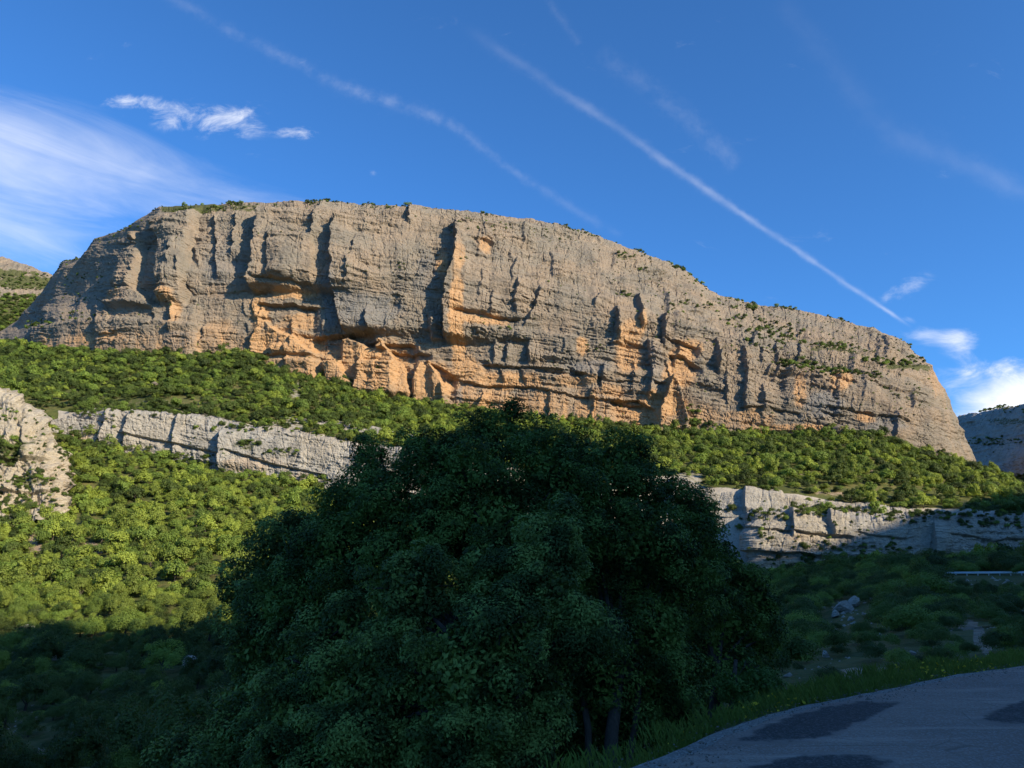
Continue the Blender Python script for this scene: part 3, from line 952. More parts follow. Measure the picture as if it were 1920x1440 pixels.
# ------------------------------------------------------------------ hillside terrain (one sheet from the road verge to the cliff foot)
LINES = [
    # behind the cliff foot
    {-1500: (640, 950), -160: (650, 800), 0: (645, 720), 100: (652, 640), 300: (660, 590), 550: (680, 570), 900: (765, 552), 1300: (802, 530), 1640: (818, 515), 1800: (885, 560), 1850: (900, 560), 1920: (925, 545), 2300: (1000, 500), 3400: (1040, 480)},
    # cliff foot
    {-1500: (645, 800), -160: (652, 700), 0: (648, 660), 60: (652, 612), 100: (656, 590), 250: (660, 560), 450: (664, 545), 520: (690, 541), 560: (706, 539), 640: (720, 536), 700: (742, 533), 760: (752, 530), 850: (768, 525), 1000: (786, 518), 1150: (801, 510), 1250: (815, 505), 1300: (812, 503), 1440: (820, 496), 1560: (816, 490), 1640: (816, 486), 1720: (846, 486), 1800: (868, 498), 1830: (876, 505), 1860: (886, 500), 1900: (908, 480), 1960: (940, 462), 2300: (1004, 450), 3400: (1045, 440)},
    # brow above the rock bands
    {-1500: (750, 420), 0: (744, 425), 100: (768, 418), 150: (776, 412), 300: (777, 402), 420: (790, 396), 560: (812, 390), 650: (830, 386), 760: (846, 380), 900: (868, 370), 1120: (908, 357), 1262: (893, 368), 1320: (917, 350), 1400: (921, 345), 1440: (924, 343), 1560: (940, 340), 1700: (955, 337), 1780: (958, 338), 1920: (966, 334), 2060: (974, 338), 3400: (1040, 340)},
    # foot of the rock bands
    {-1500: (830, 405), 0: (800, 408), 100: (806, 404), 150: (816, 402), 240: (846, 396), 300: (862, 392), 420: (883, 386), 560: (907, 380), 650: (925, 376), 760: (955, 370), 900: (990, 362), 1120: (1008, 350), 1240: (1030, 339), 1330: (1047, 330), 1420: (1072, 318), 1500: (1068, 315), 1620: (1052, 313), 1750: (1054, 312), 1920: (1052, 318), 2060: (1056, 322), 3400: (1060, 322)},
    {-1500: (950, 330), 0: (930, 330), 200: (960, 320), 400: (985, 300), 600: (1020, 280), 900: (1080, 245), 1200: (1090, 250), 1430: (1086, 272), 1600: (1066, 290), 1750: (1064, 290), 1920: (1062, 292), 3400: (1062, 292)},
    {-1500: (1090, 235), 0: (1100, 235), 200: (1110, 230), 400: (1125, 218), 600: (1180, 180), 900: (1290, 110), 1200: (1200, 130), 1430: (1140, 150), 1600: (1098, 172), 1700: (1078, 165), 1760: (1079, 150), 1840: (1080, 140), 1920: (1080, 132), 2300: (1080, 110), 3400: (1080, 90)},
    {-1500: (1200, 165), 0: (1215, 163), 400: (1232, 148), 600: (1310, 96), 900: (1400, 48), 1200: (1330, 40), 1430: (1212, 68), 1600: (1160, 84), 1750: (1140, 80), 1920: (1130, 72), 2300: (1115, 60), 3400: (1100, 45)},
    {-1500: (1440, 90), 0: (1440, 84), 400: (1445, 72), 600: (1470, 46), 900: (1490, 24), 1100: (1450, 17), 1200: (1420, 14.5), 1430: (1300, 16.5), 1600: (1264, 19), 1750: (1240, 21), 1920: (1216, 23), 2300: (1180, 25), 3400: (1160, 25)},
]
TPX = np.concatenate([np.linspace(-1500, -60, 60, endpoint=False), np.linspace(-60, 1980, 560, endpoint=False), np.linspace(1980, 3400, 60)])
ky = [np.interp(TPX, sorted(L), [L[k][0] for k in sorted(L)]) for L in LINES]
kd = [np.interp(TPX, sorted(L), [L[k][1] for k in sorted(L)]) for L in LINES]


def soft(a, n):
    ker = np.hanning(n); ker /= ker.sum(); h = n // 2
    return np.convolve(np.pad(a, (h, n - 1 - h), mode='edge'), ker, 'valid')


kz = []
for yv, dv in zip(ky, kd):
    up = 720.0 - yv
    yr = FPX * math.cos(PITCH) - up * math.sin(PITCH)
    zr = FPX * math.sin(PITCH) + up * math.cos(PITCH)
    kz.append(zr / yr * dv + EYE)
kd[2:] = [soft(d, 9) for d in kd[2:]]
kz[2:] = [soft(z, 9) for z in kz[2:]]
# verge and road bed close to the camera
kd.append(np.full(TPX.shape, 0.0) + np.interp(TPX, [-1500, 900, 1100, 1250, 1430, 1600, 1920, 2300, 3400], [9.5, 8.8, 7.8, 8.6, 11.0, 13.2, 17.0, 18, 16])); kz.append(np.interp(TPX, [-1500, 800, 1100, 1430, 3400], [-1.0, -0.9, -0.42, -0.16, -0.12]))
kd.append(np.full(TPX.shape, 2.0)); kz.append(np.full(TPX.shape, -0.30))
TSUB = [4, 52, 16, 44, 44, 40, 56, 26, 6]
rd = []; rz = []
for k in range(len(kd) - 1):
    for j in range(TSUB[k]):
        f = j / TSUB[k]
        g = f
        rd.append(kd[k] * (1 - g) + kd[k + 1] * g); rz.append(kz[k] * (1 - f) + kz[k + 1] * f)
rd.append(kd[-1]); rz.append(kz[-1])
TD = np.array(rd); TZ = np.array(rz)
TPXG = np.broadcast_to(TPX, TD.shape)
TX = (TPXG - 960.0) / (FPX * math.cos(PITCH) + 0.0) * TD        # azimuth fan
# keep the photo column: x/y depends on py through yr
bb = (TZ - EYE) / TD
s_, c_ = math.sin(PITCH), math.cos(PITCH)
uu = FPX * (bb * c_ - s_) / (c_ + bb * s_)
TX = (TPXG - 960.0) / (FPX * c_ - uu * s_) * TD
TX = np.where(TD < 12, (TPXG - 960.0) / 1560.0 * TD, TX)
amp = np.clip(TD / 120, 0, 1)
TPXp, TPY = topix(TX, np.maximum(TD, 1.0), TZ)
flat_ = 1 - ell(TPXp, TPY, [(1900, 1081, 260, 20, 1.0)])
TZn = TZ + flat_ * amp * (1.7 * fbm(TX / 34, TD / 34, 4, 800) + 0.5 * fbm(TX / 7, TD / 7, 3, 810)) + np.clip(TD / 14 - 0.5, 0, 1) * (1 - amp) * (0.55 * fbm(TX / 6, TD / 6, 4, 820))
TPXp, TPY = topix(TX, np.maximum(TD, 1.0), TZ)
rowi = np.arange(TD.shape[0])
r_b0, r_b1 = TSUB[0] + TSUB[1], TSUB[0] + TSUB[1] + TSUB[2]
rock_a = np.zeros(TD.shape)
rock_a[r_b0:r_b1 + 1] = 0.85 * (TPX > 110)
rock_a = np.maximum(rock_a, 0.5 * ell(TPXp, TPY, [(560, 795, 160, 14, 1), (1500, 955, 160, 18, 1), (560, 735, 26, 26, .9), (720, 800, 60, 14, .8), (1290, 900, 40, 30, 1), (330, 770, 120, 8, .8)]))
soil_a = ell(TPXp, TPY, [(66, 1018, 16, 26, 1.0), (172, 1030, 26, 16, 1.0), (90, 1425, 60, 30, .8), (388, 1035, 16, 12, .8), (1607, 1095, 11, 24, 1.0), (1655, 1078, 26, 10, .9),
                         (1690, 1100, 10, 20, .8), (1712, 1112, 22, 10, .9), (1815, 1172, 24, 14, .95), (1836, 1196, 16, 24, 1.0), (1850, 1215, 12, 20, .9), (1598, 1262, 30, 10, .8), (1660, 1256, 40, 8, .6),
                         (1520, 1250, 30, 12, .4), (1560, 925, 70, 8, .5), (1480, 885, 60, 10, .4), (1760, 815, 60, 12, .5), (1640, 880, 60, 8, .5), (1330, 815, 60, 12, .5), (250, 735, 60, 6, .3), (300, 752, 160, 12, .35)])
me = npmesh('hillside', np.stack([TX, TD, TZn], -1).reshape(-1, 3), grid_faces(*TD.shape)[:, ::-1], [M_GROUND], True, {'rock': rock_a, 'soil': soil_a})
hillside = meshobj('hillside', me)
tag(hillside, 'scrubby hillside running from the road verge up to the cliff foot', 'hillside', kind='structure')

# hill behind the viewer, whose shade lies over the road and the valley floor
shade_pts = [((0, 1192), 172), ((200, 1206), 168), ((400, 1212), 156), ((1000, 1120), 250), ((1400, 1046), 316), ((1500, 1030), 312), ((1600, 1000), 311), ((1700, 972), 325), ((1800, 950), 370), ((1920, 945), 440), ((2200, 930), 460)]
TH = 520.0
crest = []
for (pp, dd) in shade_pts:
    x, y, z = P3(pp[0], pp[1], dd)
    crest.append((x + SV.x / math.cos(SUN_EL) * TH, y + SV.y / math.cos(SUN_EL) * TH, z + TH * math.tan(SUN_EL)))
crest.insert(0, (crest[0][0] - 60, crest[0][1] - 260, crest[0][2] + 20))
crest = np.array(crest)
gx, gy = np.meshgrid(np.linspace(-900, 1300, 260), np.linspace(-1000, 400, 190))
best = np.full(gx.shape, -1e9)
for i in range(len(crest) - 1):
    a, b_ = crest[i], crest[i + 1]
    ab = b_[:2] - a[:2]
    t = np.clip(((gx - a[0]) * ab[0] + (gy - a[1]) * ab[1]) / (ab @ ab), 0, 1)
    dd = np.hypot(gx - a[0] - ab[0] * t, gy - a[1] - ab[1] * t)
    best = np.maximum(best, a[2] + (b_[2] - a[2]) * t - dd * 0.86)
hz = np.maximum(best + 2.5 * fbm(gx / 25, gy / 25, 4, 930), -1.2 + 0 * gx)
hz = np.where((gy > 1) & (hz < 0), -90.0, hz)
# keep it clear of the field of view
infr = (gy > 1) & (np.abs(gx) < 0.85 * gy + 14)
hz = np.where(infr, -90.0, hz)
hz = np.where((hz < 3) & (np.hypot(gx, gy) < 40) & (gy <= 1), -0.6, hz)
me = npmesh('hill', np.stack([gx, gy, hz], -1).reshape(-1, 3), grid_faces(*gx.shape), [M_GROUND], True, {'rock': 0 * gx, 'soil': 0 * gx})
hill_back = meshobj('hill', me)
tag(hill_back, 'steep scrub hill behind the viewer that shades the road', 'hill', kind='structure')
gs = 6000
me = npmesh('ground', [(-gs, -gs, -95), (gs, -gs, -95), (gs, gs, -95), (-gs, gs, -95)], [(0, 1, 2, 3)], [M_GROUND], False, {'rock': [0] * 4, 'soil': [0] * 4})
tag(meshobj('ground', me), 'low country stretching away below the hills', 'ground', kind='structure')

# near-terrain lookup
near_rows = TD.shape[0] - sum(TSUB[-5:]) - 1
Vn = np.stack([TX, TD, TZn], -1)[near_rows:]
Fn = grid_faces(*Vn.shape[:2])
BVH = BVHTree.FromPolygons(Vn.reshape(-1, 3).tolist(), Fn.tolist())


def ground_z(x, y, default=-0.3):
    h = BVH.ray_cast(Vector((x, y, 400)), Vector((0, 0, -1)))
    return h[0].z if h[0] is not None else default


# ------------------------------------------------------------------ road
def on_road(px, py):
    a, b = ray(px, py)
    y = (0.0 - EYE) / (b - 0.012 * a)
    return Vector((a * y, y, 0.012 * a * y))


edge_px = [(1130, 1462), (1243, 1426), (1375, 1364), (1492, 1326), (1558, 1312), (1687, 1288), (1796, 1263), (1920, 1248)]
edge = [on_road(*p) for p in edge_px]
d0 = (edge[0] - edge[2]).normalized(); d1 = Vector((0.80, 0.60, 0.012)).normalized()
edge = [edge[0] + d0 * 30, edge[0] + d0 * 8] + edge + [edge[-1] + d1 * 6, edge[-1] + d1 * 40]
# resample
seg = [0.0]
for a, b in zip(edge, edge[1:]): seg.append(seg[-1] + (b - a).length)
NS = 420
ss_ = np.linspace(0, seg[-1], NS)
E = np.stack([np.interp(ss_, seg, [p[i] for p in edge]) for i in range(3)], -1)
for i in range(2):
    E[:, i] = soft(E[:, i], 13)
T_ = np.gradient(E, axis=0); T_ /= np.linalg.norm(T_, axis=1)[:, None]
Nrm = np.stack([T_[:, 1], -T_[:, 0], 0 * T_[:, 0]], -1)                 # to the right of travel, over the road
ragged = 0.20 * fbm(ss_ / 0.8, ss_ * 0, 5, 41, 0.65) + 0.14 * fbm(ss_ / 3.5, ss_ * 0 + 3, 2, 42)
tt = np.linspace(0, 1, 26) ** 1.3 * 8.0
RV = E[:, None, :] + Nrm[:, None, :] * (tt[None, :, None] + (ragged[:, None] * np.exp(-tt / 0.4)[None, :])[..., None])
RV[..., 2] += 0.02 * fbm(RV[..., 0] / 2.5, RV[..., 1] / 2.5, 3, 45) - 0.05 * (tt[None, :] < 0.01)
road = meshobj('road', npmesh('road', RV.reshape(-1, 3), grid_faces(*RV.shape[:2]), [M_ROAD], True))
tag(road, 'worn grey asphalt road with dark repair patches, lower right', 'road', kind='structure')
# gravel bed along the road edge, part of the road
tg = np.linspace(-0.14, 0.45, 8)
gv = E[:, None, :] + Nrm[:, None, :] * tg[None, :, None]
gv[..., 2] -= 0.035 + 0.05 * np.maximum(0, -tg)[None, :] - 0.015 * fbm(gv[..., 0] * 2, gv[..., 1] * 2, 3, 46)
M_SHOULDER = asphalt_material('gravel_shoulder', (0.16, 0.15, 0.138), (0.19, 0.175, 0.155), (0.22, 0.2, 0.17), 0.8)
meshobj('gravel_shoulder', npmesh('gravel_shoulder', gv.reshape(-1, 3), grid_faces(*gv.shape[:2]), [M_SHOULDER], True), road)


RBVH = BVHTree.FromPolygons(RV.reshape(-1, 3).tolist(), grid_faces(*RV.shape[:2]).tolist())


def road_h(x, y):
    h_ = RBVH.ray_cast(Vector((x, y, 5)), Vector((0, 0, -1)))
    if h_[0] is not None: return h_[0].z
    return 0.012 * x + 0.02 * float(fbm(np.array([x / 2.5]), np.array([y / 2.5]), 3, 45)[0])


def patch(pts, seed, label):
    w = [on_road(*p) for p in pts]
    out = []
    for a, b in zip(w, w[1:] + w[:1]):
        n = max(2, int((b - a).length / 0.06))
        for i in range(n): out.append(a.lerp(b, i / n))
    arr = np.array([(v.x, v.y) for v in out])
    k = 9; ker = np.hanning(k); ker /= ker.sum()
    for i in range(2):
        arr[:, i] = np.convolve(np.concatenate([arr[-4:, i], arr[:, i], arr[:4, i]]), ker, 'valid')
    c = arr.mean(0)
    nn = 0.10 * fbm(arr[:, 0] * 2.5, arr[:, 1] * 2.5, 5, seed, 0.65)
    dirs = arr - c; dirs /= np.linalg.norm(dirs, axis=1)[:, None]
    arr = arr + dirs * nn[:, None]
    rings = [1.0, 0.95, 0.88, 0.78, 0.5, 0.25]
    V = []; n = len(arr)
    for f in rings:
        for p in c + (arr - c) * f:
            V.append((p[0], p[1], road_h(p[0], p[1]) + (0.0015 if f == 1.0 else 0.003)))
    V.append((c[0], c[1], road_h(*c) + 0.006))
    F = []
    for r in range(len(rings) - 1):
        for i in range(n):
            j = (i + 1) % n
            F.append((r * n + i, r * n + j, (r + 1) * n + j, (r + 1) * n + i))
    b = (len(rings) - 1) * n
    for i in range(n): F.append((b + i, b + (i + 1) % n, len(V) - 1, len(V) - 1))
    me = bpy.data.meshes.new('asphalt_patch')
    me.from_pydata(V, [], [f if f[2] != f[3] else f[:3] for f in F])
    at = me.attributes.new('worn', 'FLOAT', 'POINT')
    at.data.foreach_set('value', [w_ for w_ in (1.2, 0.9, 0.55, 0.22, 0.0, 0.0) for _ in range(n)] + [0.0])
    me.materials.append(M_PATCH)
    for p_ in me.polygons: p_.use_smooth = True
    o = meshobj('asphalt_patch', me, road)
    o['label'] = label


patch([(1362, 1396), (1420, 1362), (1500, 1336), (1560, 1320), (1630, 1311), (1704, 1313), (1660, 1334), (1600, 1362), (1545, 1386), (1470, 1394)], 1, 'dark asphalt patch along the road edge')
patch([(1330, 1475), (1400, 1434), (1470, 1412), (1560, 1406), (1650, 1410), (1690, 1420), (1640, 1460), (1560, 1490)], 2, 'dark asphalt patch at the bottom of the picture')
patch([(1816, 1352), (1850, 1330), (1905, 1312), (1990, 1304), (2100, 1310), (2060, 1352), (1930, 1358)], 3, 'dark asphalt patch at the right edge of the road')
patch([(1822, 1446), (1880, 1434), (1990, 1434), (2080, 1470), (1900, 1480)], 4, 'dark asphalt patch in the lower right corner')

# ------------------------------------------------------------------ slope trees and shrubs
def crown_mesh(name, seed, nl, leaves, size, mat, flat=0.82, lobr=(0.34, 0.52), spread=(0.5, 0.74)):
    r = np.random.default_rng(seed)
    pts = []; nrm = []
    for i in range(nl):
        u = r.uniform(0, 2 * math.pi); zz = r.uniform(-0.25, 1.0)
        q_ = math.sqrt(max(0, 1 - zz * zz))
        c = np.array([q_ * math.cos(u), q_ * math.sin(u), zz]) * r.uniform(*spread)
        c[2] = c[2] * flat
        lr = r.uniform(*lobr)
        n = int(leaves / nl)
        d = r.normal(size=(n, 3)); d /= np.linalg.norm(d, axis=1)[:, None]
        d[:, 2] = np.where(d[:, 2] < -0.35, -d[:, 2], d[:, 2])
        rad = lr * (1 - 0.35 * r.random(n) ** 2.0) * (1 + 0.22 * r.normal(size=n) * 0.6)
        pts.append(c + d * rad[:, None]); nrm.append(d)
    p = np.concatenate(pts); n = np.concatenate(nrm)
    whole = p / (np.linalg.norm(p, axis=1)[:, None] + 1e-6)
    n = n * 0.75 + whole * 0.45 + r.normal(size=n.shape) * 0.42 + np.array([0, 0, 0.2])
    n /= np.linalg.norm(n, axis=1)[:, None]
    a = np.cross(n, r.normal(size=n.shape)); a /= np.linalg.norm(a, axis=1)[:, None]
    b = np.cross(n, a)
    sz = size * r.uniform(0.6, 1.3, len(p))[:, None]
    V = np.stack([p - a * sz, p - b * sz * 0.62, p + a * sz, p + b * sz * 0.62], 1).reshape(-1, 3)
    V[:, 2] += 0.62
    F = np.arange(len(V)).reshape(-1, 4)
    return npmesh(name, V, F, [mat], False)


CROWNS = []
for mi in range(3):
    for k in range(3):
        CROWNS.append(crown_mesh('crown', 50 + mi * 10 + k, 11 + 3 * k, 1700, 0.075, LEAF[mi], (0.6, 0.85, 1.15)[k], ((.34, .5), (.3, .5), (.2, .42))[k], ((.5, .74), (.4, .78), (.35, .95))[k]))
NEAR = []
for mi in range(3):
    for k in range(3):
        NEAR.append(crown_mesh('crown', 150 + mi * 10 + k, 16 + 4 * k, 7000, 0.036, LEAF[mi], (0.6, 0.85, 1.15)[k], ((.24, .46), (.2, .46), (.16, .38))[k], ((.5, .76), (.4, .8), (.35, .95))[k]))
NEARSHRUBS = [crown_mesh('foliage', 190 + k, 10 + 3 * k, 5000, 0.038, LEAF[(2, 2, 1)[k]], 0.62, (0.25, 0.48)) for k in range(3)]
SHRUBS = [crown_mesh('foliage', 90 + k, 7 + 2 * k, 1500, 0.07, LEAF[(2, 2, 1)[k]], 0.6) for k in range(3)]
tm = MB()
tm.tube([(0, 0, -0.35), (0.03, 0.0, 0.1), (-0.02, 0.04, 0.5), (0.03, 0.02, 0.9)], [0.09, 0.07, 0.05, 0.02], 7)
tm.tube([(-0.01, 0.02, 0.3), (0.25, 0.1, 0.65)], [0.035, 0.015], 6)
tm.tube([(0, 0.02, 0.35), (-0.22, -0.12, 0.7)], [0.035, 0.015], 6)
me_trunk = bpy.data.meshes.new('trunk'); me_trunk.from_pydata(tm.v, [], tm.f); me_trunk.materials.append(M_BARK)


def lumped(seed, crown):
    """crown plus trunk in one mesh, for the mass of far trees"""
    return crown


def scatter(name, pts, scl, kid, meshes, label, cat, squash=None):
    """one stuff object: leafy meshes set on points"""
    n = len(pts)
    me = bpy.data.meshes.new(name)
    me.vertices.add(n)
    me.vertices.foreach_set('co', np.asarray(pts, np.float32).ravel())
    for nm, tp, arr in (('scl', 'FLOAT', scl), ('rot', 'FLOAT', rng.uniform(0, 6.28, n)), ('kid', 'INT', kid), ('tall', 'FLOAT', np.clip(rng.normal(1.05, 0.22, n), 0.6, 1.6)), ('lean', 'FLOAT', rng.normal(0, 0.14, n))):
        at = me.attributes.new(nm, tp, 'POINT')
        at.data.foreach_set('value', np.asarray(arr, np.float32 if tp == 'FLOAT' else np.int32))
    o = meshobj(name, me)
    ng = bpy.data.node_groups.new(name, 'GeometryNodeTree')
    ng.interface.new_socket('Geometry', in_out='INPUT', socket_type='NodeSocketGeometry')
    ng.interface.new_socket('Geometry', in_out='OUTPUT', socket_type='NodeSocketGeometry')
    N = ng.nodes; Lk = ng.links
    gi = N.new('NodeGroupInput'); go = N.new('NodeGroupOutput')
    jn = N.new('GeometryNodeJoinGeometry')

    def at(nm, tp):
        a = N.new('GeometryNodeInputNamedAttribute'); a.data_type = tp; a.inputs['Name'].default_value = nm
        return a.outputs['Attribute']
    a_s, a_r, a_k = at('scl', 'FLOAT'), at('rot', 'FLOAT'), at('kid', 'INT')
    cx = N.new('ShaderNodeCombineXYZ'); Lk.new(a_r, cx.inputs[2]); Lk.new(at('lean', 'FLOAT'), cx.inputs[0])
    mz = N.new('ShaderNodeMath'); mz.operation = 'MULTIPLY'; Lk.new(a_s, mz.inputs[0]); Lk.new(at('tall', 'FLOAT'), mz.inputs[1])
    sv = N.new('ShaderNodeCombineXYZ'); Lk.new(a_s, sv.inputs[0]); Lk.new(a_s, sv.inputs[1]); Lk.new(mz.outputs[0], sv.inputs[2])
    for k, m_ in enumerate(meshes):
        po = bpy.data.objects.new('leaf_model', m_)          # data only, never linked to the scene
        ob = N.new('GeometryNodeObjectInfo'); ob.inputs['Object'].default_value = po
        ob.inputs['As Instance'].default_value = False
        cp = N.new('FunctionNodeCompare'); cp.data_type = 'INT'; cp.operation = 'EQUAL'
        Lk.new(a_k, cp.inputs[2]); cp.inputs[3].default_value = k
        ip = N.new('GeometryNodeInstanceOnPoints')
        Lk.new(gi.outputs[0], ip.inputs['Points']); Lk.new(cp.outputs[0], ip.inputs['Selection'])
        Lk.new(ob.outputs['Geometry'], ip.inputs['Instance'])
        Lk.new(cx.outputs[0], ip.inputs['Rotation']); Lk.new(sv.outputs[0], ip.inputs['Scale'])
        Lk.new(ip.outputs[0], jn.inputs[0])
    Lk.new(jn.outputs[0], go.inputs[0])
    md = o.modifiers.new('scatter', 'NODES'); md.node_group = ng
    tag(o, label, cat, kind='stuff')
    return o


# area-weighted candidate points on the hillside
Vt = np.stack([TX, TD, TZn], -1)
c00, c01, c11, c10 = Vt[:-1, :-1], Vt[:-1, 1:], Vt[1:, 1:], Vt[1:, :-1]
area = 0.5 * np.linalg.norm(np.cross(c11 - c00, c10 - c01), axis=-1)
ctr = (c00 + c11) / 2
cpx, cpy = topix(ctr[..., 0], np.maximum(ctr[..., 1], 1), ctr[..., 2])
rowc = np.broadcast_to(np.arange(area.shape[0])[:, None], area.shape)
REG_UP, REG_BAND = (rowc < r_b0), (rowc >= r_b0) & (rowc < r_b1)
den = np.where(REG_UP, 1.0, 0.95)
den = np.where(REG_BAND, 0.04, den)
den = np.where(REG_UP & (cpx > 1270), 0.70, den)
for lst, k in (([(300, 757, 210, 16, 1), (120, 740, 60, 10, .6), (560, 800, 160, 12, .9), (560, 735, 22, 30, .9), (720, 805, 70, 12, .8)], 0.93),
               ([(1560, 925, 330, 22, .8), (1480, 890, 60, 10, .5), (1770, 815, 70, 14, .5), (1640, 880, 60, 8, .5), (1300, 900, 40, 40, .9), (1780, 940, 110, 14, .8)], 0.9),
               ([(66, 1018, 16, 26, 1), (172, 1030, 26, 16, 1), (80, 1415, 110, 60, .9), (0, 1330, 60, 80, .5), (1607, 1095, 12, 26, 1), (1655, 1078, 28, 10, .9), (1712, 1112, 24, 12, .9),
                 (1815, 1172, 26, 16, .95), (1836, 1196, 18, 26, 1.0), (1850, 1215, 14, 22, .9), (1598, 1262, 40, 12, .8), (1590, 1145, 34, 26, 1), (270, 1040, 200, 16, .2)], 1.0)):
    den = den * (1 - k * np.clip(ell(cpx, cpy, lst), 0, 1))
vis = (cpx > -420) & (cpx < 2080) & (cpy > 560) & (ctr[..., 1] > 24)
den = den * vis
den = np.where((ctr[..., 1] < 190) & (cpx > 1150), den * 0.0, den)        # the near right slope gets low shrubs instead
den = np.where((cpx < 132) & (cpy > 745) & (cpy < 955), den * 0.25, den)


def sample(den_, n, spacing, rad_fn, mind=0.8):
    p = (area * den_).ravel(); p = p / p.sum()
    idx = rng.choice(p.size, n, p=p)
    i, j = np.unravel_index(idx, area.shape)
    u = rng.random(n)[:, None]; v = rng.random(n)[:, None]
    q_ = (c00[i, j] * (1 - u) + c01[i, j] * u) * (1 - v) + (c10[i, j] * (1 - u) + c11[i, j] * u) * v
    rad = rad_fn(q_)
    cell = {}
    keep = []
    cs = spacing
    for k in range(n):
        x, y, z = q_[k]
        a, b = int(x // cs), int(y // cs)
        ok = True
        for aa in (a - 1, a, a + 1):
            for bb_ in (b - 1, b, b + 1):
                for m_ in cell.get((aa, bb_), ()):
                    dx_ = q_[m_] - q_[k]
                    if dx_ @ dx_ < (mind * (rad[m_] + rad[k])) ** 2:
                        ok = False; break
                if not ok: break
            if not ok: break
        if ok:
            cell.setdefault((a, b), []).append(k); keep.append(k)
    return q_[keep], rad[keep]


def tree_r(q_):
    n = len(q_)
    base = np.clip(rng.lognormal(-0.14, 0.40, n), 0.36, 1.65)
    px_, py_ = topix(q_[:, 0], q_[:, 1], q_[:, 2])
    k = np.where(q_[:, 1] > 330, 2.6, np.interp(q_[:, 1], [24, 90, 160, 330], [1.0, 1.6, 2.2, 2.6]))
    k = np.where((px_ > 1280) & (q_[:, 1] > 240) & (q_[:, 1] < 318), k * 0.55, k)
    return base * k


tp, tr_ = sample(den, 46000, 9.5, tree_r, 0.56)
tpx, tpy = topix(tp[:, 0], tp[:, 1], tp[:, 2])


def hides(px_, py_, D, r_):
    """plants that would stand in front of the guardrail or the pale boulders"""
    top = py_ - 1.75 * r_ / D * FPX; half = r_ / D * FPX
    a = (px_ > 1755) & (px_ < 1940) & (py_ > 1066) & (top < 1084) & (D < 146) & (rng.random(len(px_)) < 0.96)
    b = (px_ + half > 1562) & (px_ - half < 1622) & (py_ > 1126) & (top < 1160) & (D < 100)
    return a | b


ok_ = ~hides(tpx, tpy, tp[:, 1], tr_)
tp, tr_, tpx, tpy = tp[ok_], tr_[ok_], tpx[ok_], tpy[ok_]
# leaf colour: yellower on the lower left slope, deeper towards the cliff foot; darkened below the shadow line to paint deeper shade
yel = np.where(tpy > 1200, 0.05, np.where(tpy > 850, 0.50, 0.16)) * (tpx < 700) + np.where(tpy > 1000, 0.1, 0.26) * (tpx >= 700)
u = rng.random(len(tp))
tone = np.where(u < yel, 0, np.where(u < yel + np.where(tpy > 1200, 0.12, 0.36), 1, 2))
shape = rng.integers(0, 3, len(tp))
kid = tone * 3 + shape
# 300 trees that show largest stand as single things
size_px = tr_ / tp[:, 1]
in_view = (tpx > 5) & (tpx < 1915) & (tpy > 700) & (tpy < 1436) & ~((tpx > 430) & (tpx < 1400) & (tpy > 880))
order = np.argsort(-np.where(in_view, size_px, 0))
single = np.zeros(len(tp), bool); single[order[:296]] = True
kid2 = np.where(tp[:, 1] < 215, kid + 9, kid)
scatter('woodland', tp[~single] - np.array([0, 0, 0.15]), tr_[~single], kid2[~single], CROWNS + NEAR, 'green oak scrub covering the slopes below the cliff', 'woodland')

BOULDERS = [((42, 1194), 166, 2.6, 'largest grey boulder on the shaded slope near the left edge'), ((28, 1231), 158, 1.1, 'small pale rock below the largest boulder at the left edge'),
            ((79, 1222), 158, 0.75, 'tiny pale rock just right of the largest boulder, left slope'), ((103, 1238), 154, 1.1, 'pale wedge of rock among shaded trees, left slope'),
            ((352, 1257), 140, 1.9, 'grey rock poking out of the shade beside the big dark tree'), ((290, 724), 447, 3.0, 'small pale rock face among trees under the cliff, left')]
TONES = ('yellow-green', 'mid-green', 'dark-green')
ORD = ('first', 'second', 'third', 'fourth', 'fifth', 'sixth', 'seventh', 'eighth', 'ninth', 'tenth', 'eleventh', 'twelfth', 'thirteenth', 'fourteenth', 'fifteenth', 'sixteenth', 'seventeenth', 'eighteenth', 'nineteenth', 'twentieth', 'twenty-first', 'twenty-second', 'twenty-third', 'twenty-fourth', 'twenty-fifth', 'twenty-sixth')


def zone_of(x, y, lit_y):
    if y < 800: return 'on the wooded slope under the great cliff'
    if x > 1200: return ('below the rock band by the dark clump' if x < 1560 else 'below the sunlit part of the rock band' if x < 1720 else 'below the shaded part of the rock band') if y > 960 else 'on the sunlit slope under the cliff'
    if y > lit_y + 150: return 'low in the dark shade, bottom left'
    if y > lit_y + 90: return 'in shade far below the shadow line'
    if y > lit_y + 45: return 'in shade well below the shadow line'
    if y > lit_y - 5: return 'in shade just below the shadow line'
    col = ('by left edge', 'below bare soil', 'near big tree')[min(2, int(max(0, x) // 140))]
    if y > lit_y - 60: return 'in sun just above the shadow line, ' + col
    if y > lit_y - 120: return 'on the sunlit lower slope, ' + col
    return 'high on the sunlit slope, ' + col


def name_them(recs):
    """recs: (object, x in the picture, label stem, category). Look-alikes in one place are told apart by their order from the left."""
    by = {}
    for r_ in recs: by.setdefault(r_[2], []).append(r_)
    for st_, lst in by.items():
        lst.sort(key=lambda r_: r_[1])
        for k, (o_, x_, _, cat_) in enumerate(lst):
            lab = st_ if len(lst) == 1 or len(lst) > 26 else f'{st_}, {ORD[k]} from left'
            tag(o_, lab, cat_, st_.split(',')[0])


